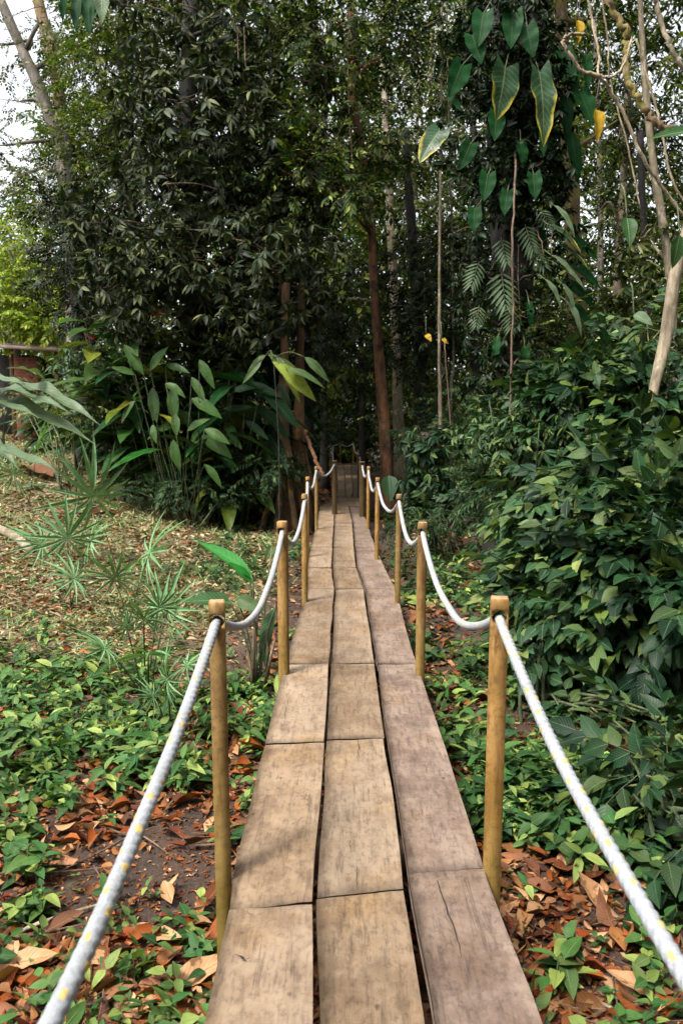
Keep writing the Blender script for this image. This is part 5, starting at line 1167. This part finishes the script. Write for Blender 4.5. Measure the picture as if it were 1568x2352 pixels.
# fallen wood
def fallen(name, label, cat, pts, r0, r1, mat, group='fallen wood on the ground', up=.02):
    P = []
    for px, py in pts:
        p = gpt(px, py); P.append((p.x, p.y, p.z + up + r0 * .5))
    sp = spline(P, 16); o = Geo().add(*tube(sp, np.linspace(r0, r1, 16), 9, .3, rng.integers(0, 40))).build(name, M[mat], smooth=True)
    tag(o, label, cat, group)
fallen('fallen_branch', 'forked pale root arching over litter at the bottom left', 'branch', [(210, 2275), (255, 2300), (280, 2360), (330, 2420)], .013, .008, 'bark_mossy')
fallen('fallen_branch', 'thin dark twig lying across bare soil at the left', 'branch', [(50, 1872), (130, 1873), (215, 1890)], .006, .003, 'twig')
fallen('fallen_branch', 'pale stick under the rope at the lower left', 'branch', [(25, 2190), (60, 2150), (170, 2110), (240, 2090)], .008, .004, 'bark_pale')
fallen('fallen_branch', 'crooked stick near the bottom left corner behind the rope', 'branch', [(200, 2240), (300, 2235), (420, 2225)], .006, .004, 'bark_mossy')
fallen('fallen_branch', 'pale branch lying on the ground before the left post tops', 'branch', [(555, 1222), (610, 1240), (650, 1252)], .03, .02, 'bark_pale')
fallen('fallen_branch', 'white stick in the bottom right litter', 'branch', [(1270, 2270), (1290, 2290), (1400, 2330), (1450, 2380)], .006, .005, 'bark_pale')
fallen('fallen_branch', 'long dry grass stalk arching across the dark hollow on the right', 'stalk', [(1180, 1580), (1350, 1560), (1500, 1600)], .004, .002, 'bark_pale', up=.1)
fallen('fallen_log', 'pale split log lying at the left edge of the clearing', 'log', [(-30, 1215), (30, 1240), (75, 1275)], .07, .05, 'bark_pale')
fallen('stump', 'short pale broken stake standing before the thicket', 'stake', [(447, 1190), (449, 1170)], .05, .04, 'bark_pale')
b0 = gpt(448, 1192); v, t = tube([b0, b0 + Vector((.02, 0, .32))], np.array([.05, .035]), 8, .3, 3)
tag(Geo().add(v, t).build('stump', M['bark_mossy'], smooth=True), 'thin rotting stump standing before the ginger thicket', 'stump')
# dry curled fronds and grey board in the clearing
for k, (a_, c_, lab, mt) in enumerate([((40, 1130), (110, 1120), 'grey weathered leaf sheath lying flat at the left of the clearing', 'banana'), ((60, 1080), (125, 1110), 'curled brown dry leaf sheath behind the grey one', 'straw'), ((300, 1185), (130, 1195), 'long dry frond lying across the back of the clearing', 'straw')]):
    p = np.array(gpt(*a_)) + [0, 0, .04]; q_ = np.array(gpt(*c_)) + [0, 0, .03]; d = q_ - p; L = np.linalg.norm(d)
    V, T, U, _ = place(leafT(8, 5, .35 if k < 2 else .12, 'blade', .35, -.05, .04), np.array([p]), np.array([d]), np.array([[0, -.3, 1.]]), max(L, .35))
    tag(Geo().add(V, T, U).build('dry_sheath', M[mt], smooth=True), lab, 'dry leaf', 'dry sheaths in the clearing')
for k, (px, py, sz_, ang, lab) in enumerate([(345, 2170, .13, -20, 'large pinkish dead leaf lying right of the rope'), (250, 1905 + 320, .12, 200, 'orange dead leaf left under the rope'), (20, 1850, .12, 10, 'big orange dead leaf at the left edge beside bare soil'), (330, 1745, .1, -15, 'orange dead leaf above the bare soil'),
          (20, 2240, .16, 5, 'broad ribbed purplish dead leaf in the bottom left corner'), (400, 2290, .19, 30, 'huge rust-red dead leaf at the bottom left'), (1280, 2010, .13, 40, 'orange dead leaf right of the nearest right post'), (1500, 2310, .14, 150, 'orange dead leaf in the bottom right litter'), (1220, 1975, .1, 80, 'upright rust leaf against the foot of the right post')]):
    p = gpt(px, py); a = R(ang); V, T, U, _ = place(leafT(8, 5, .42, 'ovate', .28, -.1, .03), np.array([[p.x, p.y, p.z + .035]]), np.array([[math.cos(a), math.sin(a), .1]]), np.array([[.1, -.35, 1.]]), sz_)
    tag(Geo().add(V, T, U).build('dead_leaf', M['dead'], smooth=True), lab, 'dead leaf', 'big dead leaves on the ground')
print('polys', sum(len(o.data.polygons) for o in bpy.data.objects if o.type == 'MESH'))
